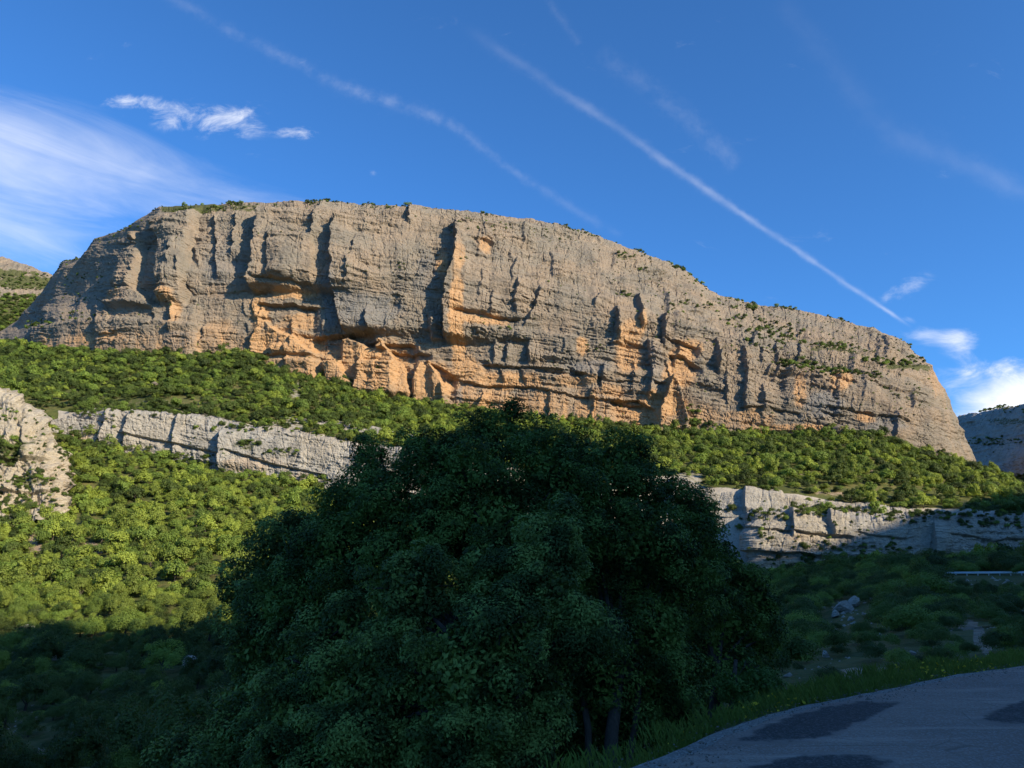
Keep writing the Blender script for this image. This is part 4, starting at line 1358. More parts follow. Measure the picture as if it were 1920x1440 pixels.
RECS = []
for i in np.nonzero(single)[0]:
    x, y, z = tp[i]
    r = float(tr_[i])
    e = empty('oak_tree', (x, y, z - 0.15))
    szw = 'large' if r > 2.8 else ('small' if r < 1.9 else 'medium')
    zn = zone_of(tpx[i], tpy[i], 1205)
    RECS.append((e, tpx[i], f'{szw} {TONES[tone[i]]} oak {zn}', 'tree'))
    e.rotation_euler = (0, 0, random.uniform(0, 6.28))
    e.scale = (r, r, r * random.uniform(0.95, 1.25))
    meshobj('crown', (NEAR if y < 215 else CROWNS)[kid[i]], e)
    meshobj('trunk', me_trunk, e)

name_them(RECS)
RECS = []
# shrubs on the shaded slope beyond the road
den2 = (ctr[..., 1] < 200) & (ctr[..., 1] > 15.5) & (cpx > 1180) & (cpx < 2050)
den2 = np.where(den2, 0.75, 0.0) * (0.5 + 0.5 * (fbm(ctr[..., 0] / 9, ctr[..., 1] / 9, 3, 555) > -0.05))
den2 = den2 * (1 - np.clip(ell(cpx, cpy, [(1607, 1095, 12, 26, 1), (1655, 1078, 28, 10, .9), (1712, 1112, 24, 12, .9), (1815, 1172, 28, 18, .95), (1836, 1196, 20, 30, 1.0), (1850, 1215, 16, 26, .9),
                                         (1598, 1262, 40, 12, .8), (1590, 1145, 36, 26, 1), (1850, 1082, 90, 5, 1)]), 0, 1))
sp, sr = sample(den2, 5600, 4.4, lambda q_: np.clip(rng.lognormal(0, 0.35, len(q_)), 0.5, 2.0) * np.interp(q_[:, 1], [15, 30, 60, 120, 200], [0.28, 0.5, 1.0, 1.7, 2.1]), 0.66)
spx, spy = topix(sp[:, 0], sp[:, 1], sp[:, 2])
ok_ = ~hides(spx, spy, sp[:, 1], sr)
sp, sr, spx, spy = sp[ok_], sr[ok_], spx[ok_], spy[ok_]
skid = rng.integers(0, 3, len(sp))
vis2 = (spx > 1440) & (spx < 1915) & (spy > 1050)
o2 = np.argsort(-np.where(vis2, sr / sp[:, 1], 0))
sing2 = np.zeros(len(sp), bool); sing2[o2[:230]] = True
scatter('undergrowth', sp[~sing2], sr[~sing2], skid[~sing2], NEARSHRUBS, 'low dark undergrowth on the shaded slope beyond the road', 'undergrowth')
for i in np.nonzero(sing2)[0]:
    x, y, z = sp[i]; r = float(sr[i])
    o = meshobj('shrub', NEARSHRUBS[skid[i]])
    o.location = (x, y, z - 0.12 * r); o.scale = (r, r, r * random.uniform(0.8, 1.1)); o.rotation_euler = (0, 0, random.uniform(0, 6.28))
    X, Yp = spx[i], spy[i]
    zc = ('just beyond the verge by the dark trees' if Yp > 1225 and X < 1560 else 'just beyond the verge, middle stretch' if Yp > 1225 and X < 1740 else 'just beyond the verge by the dirt track' if Yp > 1225 else 'around the dirt track, right edge' if X > 1780 and Yp > 1120 else 'beside the guardrail' if X > 1740 else
          ('just above the pale boulders' if Yp < 1135 else 'just below the pale boulders') if 1540 < X < 1660 and Yp < 1190 else ('high between big dark trees and boulders' if Yp < 1140 else 'low between big dark trees and boulders') if X < 1560 else ('low on the open slope past the boulders' if Yp > 1150 else 'high on the open slope past the boulders'))
    szw = 'large' if r > 1.7 else ('small' if r < 0.8 else 'medium')
    tone_w = ('dark', 'dark', 'mid-green')[skid[i]]
    RECS.append((o, X, f'{szw} {tone_w} shrub {zc}', 'shrub'))
name_them(RECS)

# scrub clinging to the cliff, its rim and the far hills
def wall_scrub(V, PXw, Yw, zones, n_ledge, nzmin, rmin, rmax, yr_=(0, 2000), pr=(-50, 1960)):
    du = np.gradient(V, axis=1); dv = np.gradient(V, axis=0)
    n = np.cross(du, dv); n /= np.linalg.norm(n, axis=-1, keepdims=True) + 1e-9
    pts = []; rr = []
    ok = (np.abs(n[..., 2]) > nzmin) & (PXw > pr[0]) & (PXw < pr[1]) & (Yw > yr_[0]) & (Yw < yr_[1])
    ii = np.argwhere(ok)
    if len(ii) and n_ledge:
        s = ii[rng.integers(0, len(ii), n_ledge)]
        pts.append(V[s[:, 0], s[:, 1]]); rr.append(rng.uniform(rmin, rmax, len(s)) * rng.uniform(0.5, 1, len(s)))
    for (cx, cy, rx, ry, cnt, r0, r1) in zones:
        d = ((PXw - cx) / rx) ** 2 + ((Yw - cy) / ry) ** 2
        kk = np.argwhere(d < 1)
        if len(kk) == 0: continue
        s = kk[rng.integers(0, len(kk), cnt)]
        pts.append(V[s[:, 0], s[:, 1]]); rr.append(rng.uniform(r0, r1, cnt))
    return np.concatenate(pts), np.concatenate(rr)


cz = [(360, 394, 90, 8, 46, .8, 1.8), (470, 390, 70, 6, 34, .8, 1.6), (250, 424, 40, 10, 20, .8, 1.6), (200, 448, 30, 12, 20, .7, 1.4),
      (1180, 484, 30, 6, 16, .8, 1.8), (1205, 508, 12, 6, 6, 1, 2), (1170, 556, 16, 10, 9, 1, 2.0), (1280, 582, 40, 12, 22, .7, 1.8), (1345, 576, 40, 14, 22, .8, 1.8),
      (1410, 575, 20, 8, 14, 1, 2.4), (1400, 612, 40, 20, 40, .8, 2.0), (1460, 625, 50, 22, 60, .8, 2.2), (1430, 650, 40, 14, 30, .7, 1.8),
      (1550, 652, 60, 8, 46, .8, 2.4), (1600, 664, 40, 6, 22, .8, 1.8), (1660, 684, 50, 9, 44, .9, 2.4), (1715, 676, 30, 8, 28, .8, 2.0),
      (1490, 690, 44, 12, 50, .9, 2.4), (1560, 706, 50, 9, 48, .9, 2.2), (1620, 712, 30, 8, 20, .8, 1.8), (1690, 735, 40, 20, 26, .6, 1.3),
      (1310, 800, 30, 10, 22, 1.2, 3.0), (1300, 770, 14, 12, 9, 1, 2.0), (80, 612, 40, 8, 26, 1, 2.4), (150, 600, 40, 10, 16, .8, 1.8),
      (140, 545, 20, 20, 14, .8, 1.6), (170, 520, 20, 8, 14, .8, 1.6), (755, 510, 10, 8, 4, .8, 1.6), (900, 440, 60, 14, 34, .5, 1.2), (1030, 440, 60, 16, 26, .6, 1.3),
      (870, 505, 10, 5, 4, .8, 1.5), (1110, 655, 26, 8, 10, .7, 1.5), (945, 622, 14, 5, 5, .8, 1.4), (700, 420, 100, 20, 16, .4, .9), (1400, 605, 240, 60, 170, .4, 1.1), (1230, 520, 110, 40, 60, .4, 1.0), (1600, 680, 140, 40, 90, .4, 1.1), (1650, 760, 130, 40, 50, .3, .8), (150, 520, 70, 60, 60, .5, 1.3), (1050, 450, 120, 30, 50, .3, .8)]
p1, r1 = wall_scrub(CV, PX, Y, cz, 520, 0.62, 0.5, 1.3, (380, 840), (60, 1800))
rim = np.argwhere((np.arange(PX.shape[0])[:, None] > sum(CSUB[:4]) - 6) & (np.arange(PX.shape[0])[:, None] < sum(CSUB[:4]) + 3) & (PX > 20) & (PX < 1760))
rw = np.clip(fbm(PX[rim[:, 0], rim[:, 1]] / 38, PX[rim[:, 0], rim[:, 1]] * 0 + 3.3, 3, 77) + 0.12, 0.01, 1) ** 1.5
s = rim[rng.choice(len(rim), 560, p=rw / rw.sum())]
p2 = CV[s[:, 0], s[:, 1]]; r2 = np.clip(rng.lognormal(-0.25, 0.5, len(p2)), 0.25, 2.2)
scatter('cliff_scrub', np.concatenate([p1, p2]) - np.array([0, 0, 0.3]), np.concatenate([r1, r2]), rng.integers(0, 3, len(p1) + len(p2)), SHRUBS, 'dark bushes dotted along the ledges and rim of the cliff', 'scrub')
pts = []; rr = []
for Vw, PXw, Yw, zones, nl in ((BL[2], BL[0], BL[1], [(470, 838, 26, 8, 14, .8, 1.9), (530, 850, 40, 8, 14, .6, 1.5), (200, 800, 60, 10, 10, .6, 1.2), (250, 780, 120, 6, 46, .7, 1.7), (500, 806, 140, 9, 60, .7, 1.7), (300, 868, 120, 14, 60, .8, 1.9), (500, 905, 120, 14, 50, .8, 1.9), (350, 830, 150, 30, 26, .4, 1.0)], 70),
                               (BR[2], BR[0], BR[1], [(1440, 972, 60, 8, 20, .7, 1.6), (1560, 1030, 60, 8, 14, .7, 1.6), (1660, 1030, 60, 10, 22, .6, 1.4), (1700, 975, 50, 8, 22, .8, 1.6), (1860, 985, 80, 8, 24, .7, 1.5), (1430, 1000, 10, 14, 6, .7, 1.4), (1560, 966, 150, 6, 60, .7, 1.7), (1820, 970, 120, 6, 50, .7, 1.7), (1600, 1055, 220, 12, 90, .8, 1.9), (1340, 1000, 60, 40, 30, .6, 1.5), (1560, 1010, 160, 30, 30, .4, 1.0)], 140),
                               (BU[2], BU[0], BU[1], [(1340, 955, 40, 8, 16, .8, 1.8), (1520, 962, 90, 8, 36, .8, 2.2)], 40),
                               (BT[2], BT[0], BT[1], [(440, 795, 26, 8, 14, 1, 2.4), (560, 805, 80, 8, 44, .9, 2.0), (680, 828, 60, 8, 30, .9, 2.0)], 20),
                               (BO[2], BO[0], BO[1], [(15, 850, 30, 24, 46, .8, 1.9), (60, 905, 36, 16, 40, .7, 1.6), (-10, 800, 30, 20, 20, .6, 1.4), (60, 790, 40, 16, 14, .5, 1.1), (110, 850, 20, 46, 30, .5, 1.3), (30, 930, 40, 14, 12, .6, 1.3), (10, 780, 20, 20, 8, .5, 1.0), (60, 880, 70, 60, 70, .4, 1.1), (40, 955, 70, 14, 50, .8, 1.8), (110, 935, 30, 14, 24, .7, 1.6)], 120),
                               (FL[2], FL[0], FL[1], [(20, 595, 120, 40, 900, 1.6, 3.6), (50, 530, 90, 16, 200, 1.2, 2.4)], 60),
                               (FR[2], FR[0], FR[1], [(1880, 900, 70, 12, 90, 1.4, 3.0), (1860, 830, 60, 8, 50, 1, 2.4), (1890, 770, 70, 6, 60, 1, 2.4), (1900, 940, 60, 20, 80, 1.4, 3)], 160)):
    a, b = wall_scrub(Vw, PXw, Yw, zones, nl, 0.6, 0.5, 1.2, (0, 2000))
    pts.append(a); rr.append(b)
pts = np.concatenate(pts); rr = np.concatenate(rr)
scatter('ledge_scrub', pts - np.array([0, 0, 0.25]), rr, rng.integers(0, 3, len(pts)), SHRUBS, 'small bushes rooted in the pale rock bands and far hills', 'scrub')

# ------------------------------------------------------------------ boulders
def boulder_mesh(seed, n=2):
    import bmesh
    bm = bmesh.new()
    bmesh.ops.create_icosphere(bm, subdivisions=4, radius=1.0)
    r = random.Random(seed)
    cuts = [(Vector((r.gauss(0, 1), r.gauss(0, 1), r.gauss(0.2, 0.8))).normalized(), r.uniform(0.42, 0.85)) for _ in range(20)]
    for v in bm.verts:
        for d, k in cuts:
            t = v.co.dot(d)
            if t > k: v.co -= d * (t - k)
    co = np.array([v.co for v in bm.verts])
    nz2 = 0.10 * fbm(co[:, 0] * 2.2 + co[:, 2] * 1.3 + seed, co[:, 1] * 2.2 - co[:, 2] * 1.7, 4, seed)
    st_ = 0.05 * np.tanh(5 * perlin(co[:, 2] * 5 + 0.8 * co[:, 0], co[:, 0] * 0.6 + seed, seed + 3))
    for v, a_ in zip(bm.verts, nz2 + st_): v.co *= 1 + float(a_)
    me = bpy.data.meshes.new('boulder')
    bm.to_mesh(me); bm.free()
    me.materials.append(M_BOULDER)
    return me


def put_boulder(px, py, D, r, label, seed, sx=1.0, sz=0.8, name='boulder', sink=0.15, tilt=None):
    x, y, z = P3(px, py, D)
    dv_ = Vector((x, y, z - EYE)).normalized()
    h_ = BVH.ray_cast(Vector((0, 0, EYE)) + dv_ * 24, dv_)
    if h_[0] is not None and 0.4 * D < h_[0].y < 2.0 * D:
        r = r * h_[0].y / D
        x, y, z = h_[0]
    g = z
    o = meshobj(name, boulder_mesh(seed))
    if D > 400: o.data.materials[0] = M_CLIFF
    o.location = (x, y, g + r * (sz - sink - 0.2))
    o.scale = (r * sx, r, r * sz)
    o.rotation_euler = (random.uniform(-0.2, 0.2), random.uniform(-0.2, 0.2), random.uniform(0, 6.28) if sx == 1.0 else 0)
    if tilt is not None: o.rotation_euler = (0.1, tilt, 0.15)
    tag(o, label, 'boulder', 'loose boulders on the slopes')


for k, ((px, py), D, r, lab) in enumerate(BOULDERS):
    put_boulder(px, py, D, r, lab, 20 + k)
for k, (px, py, D, r, sx, lab) in enumerate([
        (1580, 1150, 92, 1.05, 1.4, 'large pale boulder on the shaded slope beyond the road'),
        (1602, 1138, 95, 0.85, 1.5, 'pale flat rock resting against the large boulder, upper side'),
        (1567, 1158, 88, 0.6, 1.0, 'pale rock at the lower left end of the large boulder'),
        (1596, 1164, 86, 0.4, 1.0, 'small white rock just below the large pale boulder'),
        (1512, 1180, 74, 0.5, 1.0, 'small white rock left of the boulders, on the shaded slope'),
        (1548, 1232, 34, 0.22, 1.0, 'pale stone above the roadside grass, left of the track'),
        (1656, 1226, 38, 0.25, 1.0, 'pale stone above the roadside grass, below the boulders'),
        (1712, 1230, 36, 0.2, 1.0, 'pale stone above the roadside grass, towards the track'),
        (1690, 1120, 110, 0.5, 1.0, 'small white rock right of the boulders, mid slope'),
        (1570, 811, 488, 4.5, 1.2, 'tan block of rock in the trees under the cliff, right side'),
        (1410, 826, 490, 3.0, 1.0, 'small tan rock in the trees under the cliff, further left')]):
    put_boulder(px, py, D, r, lab, 60 + k, sx, sz=1.0 if k < 3 else 0.8, tilt=-0.5 if k < 3 else None)

# ------------------------------------------------------------------ guardrail on the upper road bend
gr = empty('guardrail', (0, 0, 0))
tag(gr, 'pale steel guardrail on the upper road at the right edge', 'guardrail')
rp = []
for i, px in enumerate(np.linspace(1772, 2060, 15)):
    x, y, z = P3(px, 1074.0 - 0.006 * (px - 1772), 147 - (px - 1772) * 0.07)
    rp.append(Vector((x, y, z)))
gr.location = rp[0] - Vector((0, 0, 0.8))
prof = [(-0.03, -0.17), (0.03, -0.12), (0.03, -0.05), (-0.02, 0.0), (0.03, 0.05), (0.03, 0.12), (-0.03, 0.17), (-0.045, 0.17), (-0.045, -0.17)]
V = []; F = []
for p in rp:
    for (o_, h) in prof: V.append(tuple(p + Vector((0.1 * 0, -o_, h)) - gr.location))
npf = len(prof)
for i in range(len(rp) - 1):
    for k in range(npf):
        k2 = (k + 1) % npf
        F.append((i * npf + k, i * npf + k2, (i + 1) * npf + k2, (i + 1) * npf + k))
me = bpy.data.meshes.new('rail'); me.from_pydata(V, [], F); me.materials.append(M_STEEL)
meshobj('rail', me, gr)
for p in rp[::1]:
    mb = MB(); g = ground_z(p.x, p.y, p.z - 0.8)
    h = max(0.9, p.z + 0.12 - g + 0.4)
    mb.box(tuple(p - gr.location + Vector((0, 0.10, 0.12 - h / 2))), (0.12, 0.08, h))
    mb.build('post', M_STEEL, gr)

# ------------------------------------------------------------------ the big oaks beside the road
def leaf_cloud(lobes, n_leaves, leaf, seed, clump=0.24, fill=0.14):
    """leafy sprays: lobes carry many small rounded sprays, each a shell of leaves"""
    r = np.random.default_rng(seed)
    L_ = np.array([l[:3] for l in lobes]); Rr = np.array([l[3] for l in lobes])
    C = []; Rs = []; Dn = []
    for k in range(len(lobes)):
        ns = int(3.3 * (Rr[k] / clump) ** 2) + 6
        d = r.normal(size=(ns, 3)); d /= np.linalg.norm(d, axis=1)[:, None]
        lump = 1 + 0.20 * np.sin(d[:, 0] * 4.3 + k * 2.1) * np.cos(d[:, 2] * 5.1 + k) + 0.10 * np.sin(d[:, 1] * 9 + k)
        c = L_[k] + d * (Rr[k] * lump * r.uniform(0.55, 1.12, ns))[:, None]
        ok = np.ones(ns, bool)
        for j in range(len(lobes)):
            if j != k:
                ok &= ~((np.linalg.norm(c - L_[j], axis=1) < Rr[j] * 0.70) & (r.random(ns) < 0.85))
        C.append(c[ok]); Dn.append(d[ok]); Rs.append((clump * np.clip(r.lognormal(-0.12, 0.38, ns), 0.4, 1.7))[ok])
    C = np.concatenate(C); Dn = np.concatenate(Dn); Rs = np.concatenate(Rs)
    nf = int(n_leaves * fill)
    w = Rs ** 2 / (Rs ** 2).sum()
    ci = r.choice(len(C), n_leaves - nf, p=w)
    dd = r.normal(size=(len(ci), 3)) + Dn[ci] * 0.55 + np.array([0, 0, 0.35]); dd /= np.linalg.norm(dd, axis=1)[:, None]
    rad = Rs[ci] * (0.45 + 0.60 * r.random(len(ci)) ** 0.6)
    p = C[ci] + dd * rad[:, None] * np.array([1, 1, 0.8])
    nn = dd * 0.9 + np.array([0, 0, 0.45]) + r.normal(size=dd.shape) * 0.42
    sz = leaf * r.uniform(0.6, 1.25, len(p))
    li = r.choice(len(lobes), nf, p=Rr ** 3 / (Rr ** 3).sum())
    df = r.normal(size=(nf, 3)); df /= np.linalg.norm(df, axis=1)[:, None]
    pf = L_[li] + df * (Rr[li] * 0.85 * r.random(nf) ** 0.4)[:, None]
    p = np.concatenate([p, pf]); nn = np.concatenate([nn, df + r.normal(size=df.shape)])
    sz = np.concatenate([sz, leaf * r.uniform(1.2, 2.2, nf)])[:, None]
    nn /= np.linalg.norm(nn, axis=1)[:, None]
    a = np.cross(nn, r.normal(size=nn.shape)); a /= np.linalg.norm(a, axis=1)[:, None]
    b = np.cross(nn, a)
    V = np.stack([p - a * sz * 0.5, p - b * sz * 0.27 + a * sz * 0.05, p + a * sz * 0.5, p + b * sz * 0.27 + a * sz * 0.05], 1).reshape(-1, 3)
    return V, np.arange(len(V)).reshape(-1, 4), C


def big_tree(name, label, lobes_px, base_px, n_leaves, leaf, seed, mat, trunk_r, lean=0.0, clump=0.2, fill=0.14, group=None, multi=1, shrink=1.0):
    lobes = []
    for (px, py, D, r) in lobes_px:
        lobes.append((*P3(px, py, D), r * shrink))
    x, y, _ = P3(base_px[0], 1400, base_px[1])
    z = ground_z(x, y) - 0.15
    root = empty(name, (x, y, z)); tag(root, label, 'tree', group)
    o0 = Vector((x, y, z))
    rel = [(l[0] - x, l[1] - y, l[2] - z, l[3]) for l in lobes]
    V, F, cc = leaf_cloud(rel, n_leaves, leaf, seed, clump, fill=fill)
    meshobj('crown', npmesh('crown', V, F, [mat], False), root)
    cen = Vector(np.average(np.array([l[:3] for l in rel]), axis=0, weights=[l[3] ** 2 for l in rel]))
    rnd = random.Random(seed)
    top = max(l[2] for l in rel)
    fork = Vector((cen.x * 0.45, cen.y * 0.45, max(0.9, cen.z * 0.45)))
    tb = MB()
    k1 = fork.lerp(Vector((0, 0, 0)), 0.5) + Vector((rnd.uniform(-.08, .08), rnd.uniform(-.08, .08), 0))
    tb.tube([(0, 0, -0.2), (0.0, 0.0, 0.1), tuple(k1), tuple(fork), tuple(fork.lerp(cen, 0.6))], [trunk_r * 1.5, trunk_r * 1.12, trunk_r, trunk_r * 0.85, trunk_r * 0.5], 12)
    tb.build('trunk', M_BARK, root, True)
    for m_ in range(multi - 1):
        an = rnd.uniform(0, 6.28)
        b0 = Vector((math.cos(an) * 0.3, math.sin(an) * 0.25, -0.2)); b1 = fork + Vector((math.cos(an) * 0.7, math.sin(an) * 0.5, 0.2))
        tb = MB(); tb.tube([tuple(b0), tuple(b0.lerp(b1, 0.45) + Vector((0.05, -0.08, 0.1))), tuple(b1)], [trunk_r * 0.7, trunk_r * 0.55, trunk_r * 0.4], 9)
        tb.build('stem', M_BARK, root, True)
    for l in rel:
        e = Vector(l[:3])
        mid = fork.lerp(e, 0.5) + Vector((rnd.uniform(-.2, .2), rnd.uniform(-.2, .2), rnd.uniform(-0.05, .25)))
        lb = MB()
        lb.tube([tuple(fork), tuple(fork.lerp(mid, 0.5)), tuple(mid), tuple(e)], [trunk_r * 0.55, trunk_r * 0.45, trunk_r * 0.3, trunk_r * 0.14], 8)
        tw = MB()
        for _ in range(4):
            dv_ = Vector((rnd.gauss(0, 1), rnd.gauss(0, 1), rnd.gauss(0.3, 0.8))).normalized() * l[3] * 0.9
            tw.tube([tuple(e.lerp(mid, 0.2)), tuple(e + dv_ * 0.5 + Vector((0, 0, 0.04))), tuple(e + dv_)], [trunk_r * 0.14, 0.012, 0.005], 5)
        lo = lb.build('limb', M_BARK, root, True)
        tw.build('twigs', M_BARK, lo, True)
    return root


big_tree('oak_tree', 'broad dark oak in front, its grey-green crown lowest and nearest the road',
         [(700, 1330, 9.4, 0.80), (880, 1265, 9.1, 0.75), (1030, 1130, 9.5, 0.58), (1045, 1005, 9.9, 0.42), (590, 1265, 10.0, 0.52), (775, 1115, 9.7, 0.62), (940, 1180, 9.0, 0.45), (1105, 1165, 9.3, 0.30),
          (560, 1390, 9.6, 0.6), (830, 1410, 9.0, 0.62), (650, 1180, 10.2, 0.5), (1000, 1275, 9.2, 0.42), (920, 1070, 9.8, 0.42), (700, 1240, 9.6, .4), (640, 1390, 9.2, .5), (980, 1080, 9.6, .36), (930, 1400, 9.1, .45), (990, 1365, 9.3, .3)],
         (1052, 8.9), 185000, 0.044, 1, M_OAKLEAF, 0.10, clump=0.19, shrink=0.9)
big_tree('oak_tree', 'tall dark oak behind the front one, crown reaching up to the rock bands',
         [(880, 905, 12.0, 0.70), (720, 960, 12.0, 0.66), (1040, 915, 12.3, 0.66), (800, 870, 12.4, 0.5), (640, 1040, 12.0, 0.66), (930, 1010, 11.6, 0.72), (1080, 1020, 12.0, 0.66), (790, 1030, 11.5, 0.66), (560, 1130, 12.2, .6), (1010, 840, 12.8, .36), (690, 890, 12.6, .36), (640, 945, 12.5, .4),
          (850, 990, 11.8, .6), (1000, 970, 11.9, .6), (700, 1080, 11.6, .6), (600, 1050, 12.2, .45), (940, 930, 12.1, .5)],
         (1000, 11.5), 140000, 0.05, 2, M_OAKLEAF2, 0.12, clump=0.22, multi=3, fill=0.22)
big_tree('oak_tree', 'slender oak poking above the clump, loose airy top against the cliff',
         [(925, 800, 14.0, 0.34), (958, 782, 14.0, 0.22), (885, 815, 14.0, 0.28), (840, 850, 13.8, 0.32), (700, 855, 13.6, 0.24), (675, 850, 13.6, 0.16), (780, 835, 13.8, 0.28), (930, 850, 13.8, 0.38), (970, 825, 13.9, .2)],
         (960, 13.6), 20000, 0.05, 3, M_OAKLEAF2, 0.06, clump=0.17, fill=0.05)
big_tree('oak_tree', 'dark oak right of the clump centre, smooth rounded crown',
         [(1150, 890, 13.2, 0.62), (1215, 950, 13.2, 0.52), (1160, 1030, 12.6, 0.85), (1260, 1065, 13.0, 0.7), (1200, 1190, 12.4, 0.8), (1110, 1280, 12.0, 0.7), (1080, 850, 13.6, 0.38), (1285, 970, 13.6, .36), (1250, 915, 13.7, .26), (1190, 860, 13.5, .3), (1240, 1290, 12.2, .55), (1090, 940, 12.9, .55)],
         (1140, 11.0), 100000, 0.053, 4, M_OAKLEAF2, 0.09, clump=0.24, multi=3, fill=0.2)
big_tree('oak_tree', 'rightmost oak of the dark clump, overhanging the verge',
         [(1350, 1055, 15.0, 0.50), (1405, 1110, 15.0, 0.46), (1425, 1200, 15.0, 0.46), (1330, 1160, 14.5, 0.72), (1340, 1255, 14.2, 0.5), (1300, 1030, 14.8, .5), (1435, 1155, 15.2, .34), (1300, 960, 14.9, .34), (1395, 1255, 14.6, .36)],
         (1335, 13.2), 56000, 0.055, 5, M_OAKLEAF2, 0.08, clump=0.24, multi=2)
big_tree('oak_tree', 'leftmost oak of the dark clump, leaning over the shaded slope',
         [(530, 1030, 13.2, 0.52), (465, 1105, 13.2, 0.42), (480, 1210, 13.0, 0.55), (540, 1320, 12.4, 0.66), (450, 1340, 12.6, 0.5), (430, 1430, 12.0, 0.55), (570, 985, 13.4, .34), (355, 1420, 12.4, .42), (560, 1430, 11.6, .7), (520, 1115, 12.8, .5), (560, 1200, 12.4, .5)],
         (600, 12.6), 80000, 0.055, 6, M_OAKLEAF, 0.10, clump=0.24)
big_tree('bush', 'small fresh green bush at the verge under the rightmost oak',
         [(1370, 1285, 13.2, 0.25), (1410, 1278, 13.4, 0.28), (1450, 1285, 13.6, 0.22), (1395, 1305, 13.2, 0.2)],
         (1405, 13.6), 9000, 0.045, 7, M_BUSHLEAF, 0.02, clump=0.12)

big_tree('bush', 'dark low thicket under the big oaks, behind the trunks',
         [(900, 1425, 11.5, 0.5), (1000, 1400, 11.8, 0.45), (1090, 1385, 12.0, 0.45), (1170, 1370, 12.4, 0.4), (1240, 1355, 12.8, 0.36), (820, 1460, 11.0, .5), (1290, 1335, 13.2, .3)],
         (1060, 12.0), 42000, 0.05, 8, M_OAKLEAF2, 0.03, clump=0.2)
# ------------------------------------------------------------------ verge: grass, flowers, gravel
nb = 120000
si = rng.random(nb) * (NS - 1)
si0 = si.astype(int)
frac = (si - si0)[:, None]
Ei = E[si0] * (1 - frac) + E[np.minimum(si0 + 1, NS - 1)] * frac
Ni = Nrm[si0]
off = -(-0.04 + rng.random(nb) ** 1.3 * 1.9) + 0.22 * fbm(si / 6, si * 0, 3, 71) - 0.22 * sst(60, 20, si / NS * 100) * 0
gp = Ei + Ni * off[:, None]
okm = (rng.random(nb) < 0.35 + 0.65 * sst(0.2, 0.75, -off + 0.5 * fbm(gp[:, 0] * 1.2, gp[:, 1] * 1.2, 3, 73))) & (gp[:, 1] > 3) & (gp[:, 1] < 40) & (gp[:, 0] > -6)
gp = gp[okm]; off = off[okm]
gzv = np.array([ground_z(a, b) for a, b in gp[:, :2]])
inner = np.clip((-off - 0.2) / 0.6, 0, 1)
gzv = np.where(off > -0.75, np.maximum(gzv, gp[:, 2] - 0.1), gzv)
gp[:, 2] = gzv - 0.02
n = len(gp)
hgt = rng.uniform(0.03, 0.12, n) * (0.5 + 0.9 * inner) * (0.7 + 0.8 * np.clip(0.5 + fbm(gp[:, 0] / 0.7, gp[:, 1] / 0.7, 2, 72), 0, 1.3))
az = rng.uniform(0, 6.28, n); wd = rng.uniform(0.0025, 0.0055, n)
side = np.stack([np.cos(az), np.sin(az), 0 * az], -1); ln = np.stack([-np.sin(az), np.cos(az), 0 * az], -1) * (hgt * rng.uniform(0.1, 0.7, n))[:, None]
up_ = np.array([0, 0, 1.0])
V = np.stack([gp - side * wd[:, None], gp + side * wd[:, None], gp + side * wd[:, None] * 0.7 + ln * 0.35 + up_ * (hgt * 0.6)[:, None], gp + ln + up_ * hgt[:, None]], 1).reshape(-1, 3)
o = meshobj('grass', npmesh('grass', V, np.arange(len(V)).reshape(-1, 4), [M_GRASS], False))
tag(o, 'green grass verge between the road and the dark trees', 'grass', kind='stuff')
# yellow flowers
nf = 900
sel = rng.choice(len(gp), nf, replace=False)
cen = np.stack([on_road(1410, 1318), on_road(1800, 1245), on_road(1760, 1252), on_road(1500, 1300)])
fp = []
for c in cen:
    a = np.array(c) + np.stack([rng.normal(0, 0.5, 60), rng.normal(0, 0.4, 60), np.zeros(60)], -1)
    fp.append(a)
fp = np.concatenate(fp)
fp[:, 2] = np.array([ground_z(a, b) for a, b in fp[:, :2]]) + rng.uniform(0.08, 0.2, len(fp))
a1 = rng.normal(size=fp.shape) * 0.012; a2 = rng.normal(size=fp.shape) * 0.012
V = np.stack([fp - a1, fp - a2, fp + a1, fp + a2], 1).reshape(-1, 3)
o = meshobj('yellow_flowers', npmesh('yellow_flowers', V, np.arange(len(V)).reshape(-1, 4), [M_FLOWER], False))
tag(o, 'scattered tiny yellow flowers in the roadside grass', 'flowers', kind='stuff')
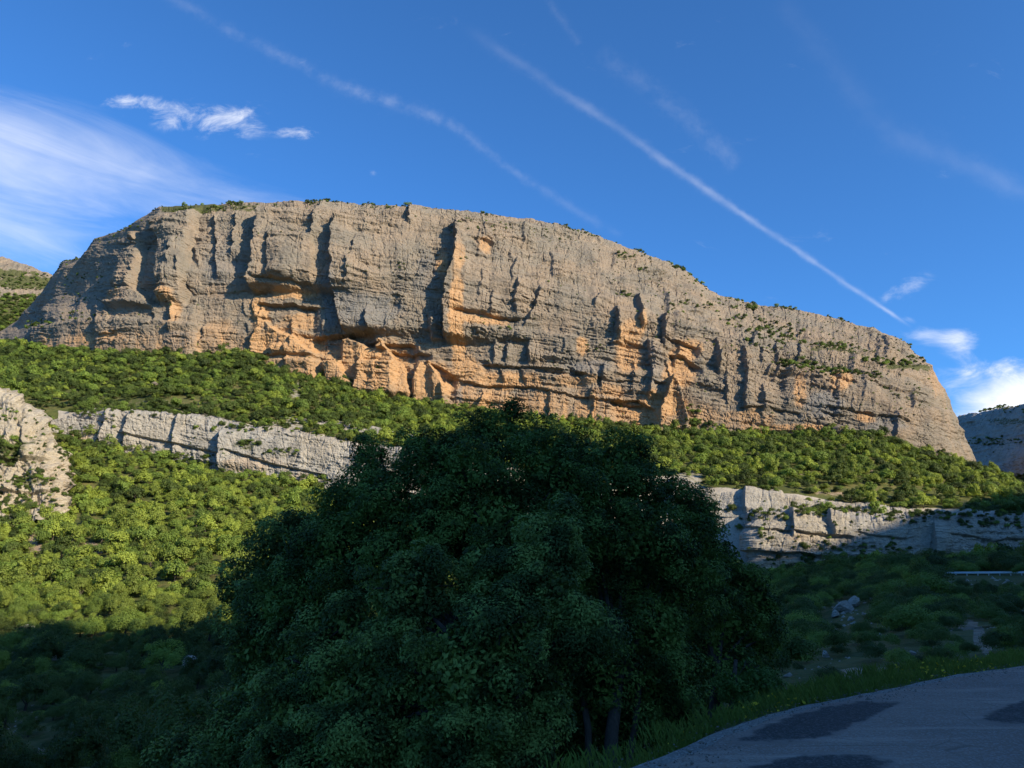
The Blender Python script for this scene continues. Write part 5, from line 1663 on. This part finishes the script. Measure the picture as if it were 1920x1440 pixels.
# gravel
ng_ = 9000
si = rng.random(ng_) * (NS - 1); si0 = si.astype(int)
gpos = E[si0] + T_[si0] * rng.uniform(-0.08, 0.08, ng_)[:, None] + Nrm[si0] * (rng.normal(0.16, 0.16, ng_))[:, None]
gpos = gpos[(gpos[:, 1] > 3) & (gpos[:, 1] < 26)]
oct_ = np.array([(1, 0, 0), (-1, 0, 0), (0, 1, 0), (0, -1, 0), (0, 0, 0.7), (0, 0, -0.7)], float)
of_ = np.array([(0, 2, 4), (2, 1, 4), (1, 3, 4), (3, 0, 4), (2, 0, 5), (1, 2, 5), (3, 1, 5), (0, 3, 5)])
n = len(gpos)
sz = rng.lognormal(math.log(0.008), 0.45, n)
V = (oct_[None] * sz[:, None, None] * rng.uniform(0.6, 1.2, (n, 6, 3)) + gpos[:, None, :] + np.array([0, 0, 0.004])).reshape(-1, 3)
F = (of_[None] + 6 * np.arange(n)[:, None, None]).reshape(-1, 3)
o = meshobj('gravel', npmesh('gravel', V, F, [M_GRAVEL], False))
tag(o, 'loose gravel along the edge of the asphalt road', 'gravel', kind='stuff')

# scree: pale stones lying about on the shaded slopes
den3 = np.where((ctr[..., 1] < 130) & (ctr[..., 1] > 17) & (cpx > 1400) & (cpx < 1960), 0.15 + 1.6 * (fbm(ctr[..., 0] / 6, ctr[..., 1] / 6, 3, 611) > 0.18), 0.0)
den3 = den3 + 6 * ((ctr[..., 1] > 60) & (ctr[..., 1] < 130)) * ell(cpx, cpy, [(95, 1420, 70, 30, 1), (30, 1330, 40, 60, .3)])
den3 = den3 / np.maximum(ctr[..., 1], 10)
pp = (area * den3).ravel(); pp /= pp.sum()
ii = rng.choice(pp.size, 800, p=pp)
i_, j_ = np.unravel_index(ii, area.shape)
u_ = rng.random(len(ii))[:, None]; v_ = rng.random(len(ii))[:, None]
sq = (c00[i_, j_] * (1 - u_) + c01[i_, j_] * u_) * (1 - v_) + (c10[i_, j_] * (1 - u_) + c11[i_, j_] * u_) * v_
n = len(sq)
sz = rng.lognormal(math.log(0.0019), 0.5, n) * sq[:, 1]
V = (oct_[None] * sz[:, None, None] * rng.uniform(0.5, 1.3, (n, 6, 3)) + sq[:, None, :]).reshape(-1, 3)
F = (of_[None] + 6 * np.arange(n)[:, None, None]).reshape(-1, 3)
o = meshobj('scree', npmesh('scree', V, F, [M_BOULDER], False, {'orange': np.zeros(len(V)), 'blue': np.zeros(len(V)), 'green': np.zeros(len(V))}))
tag(o, 'small pale stones strewn over the shaded slopes', 'scree', kind='stuff')
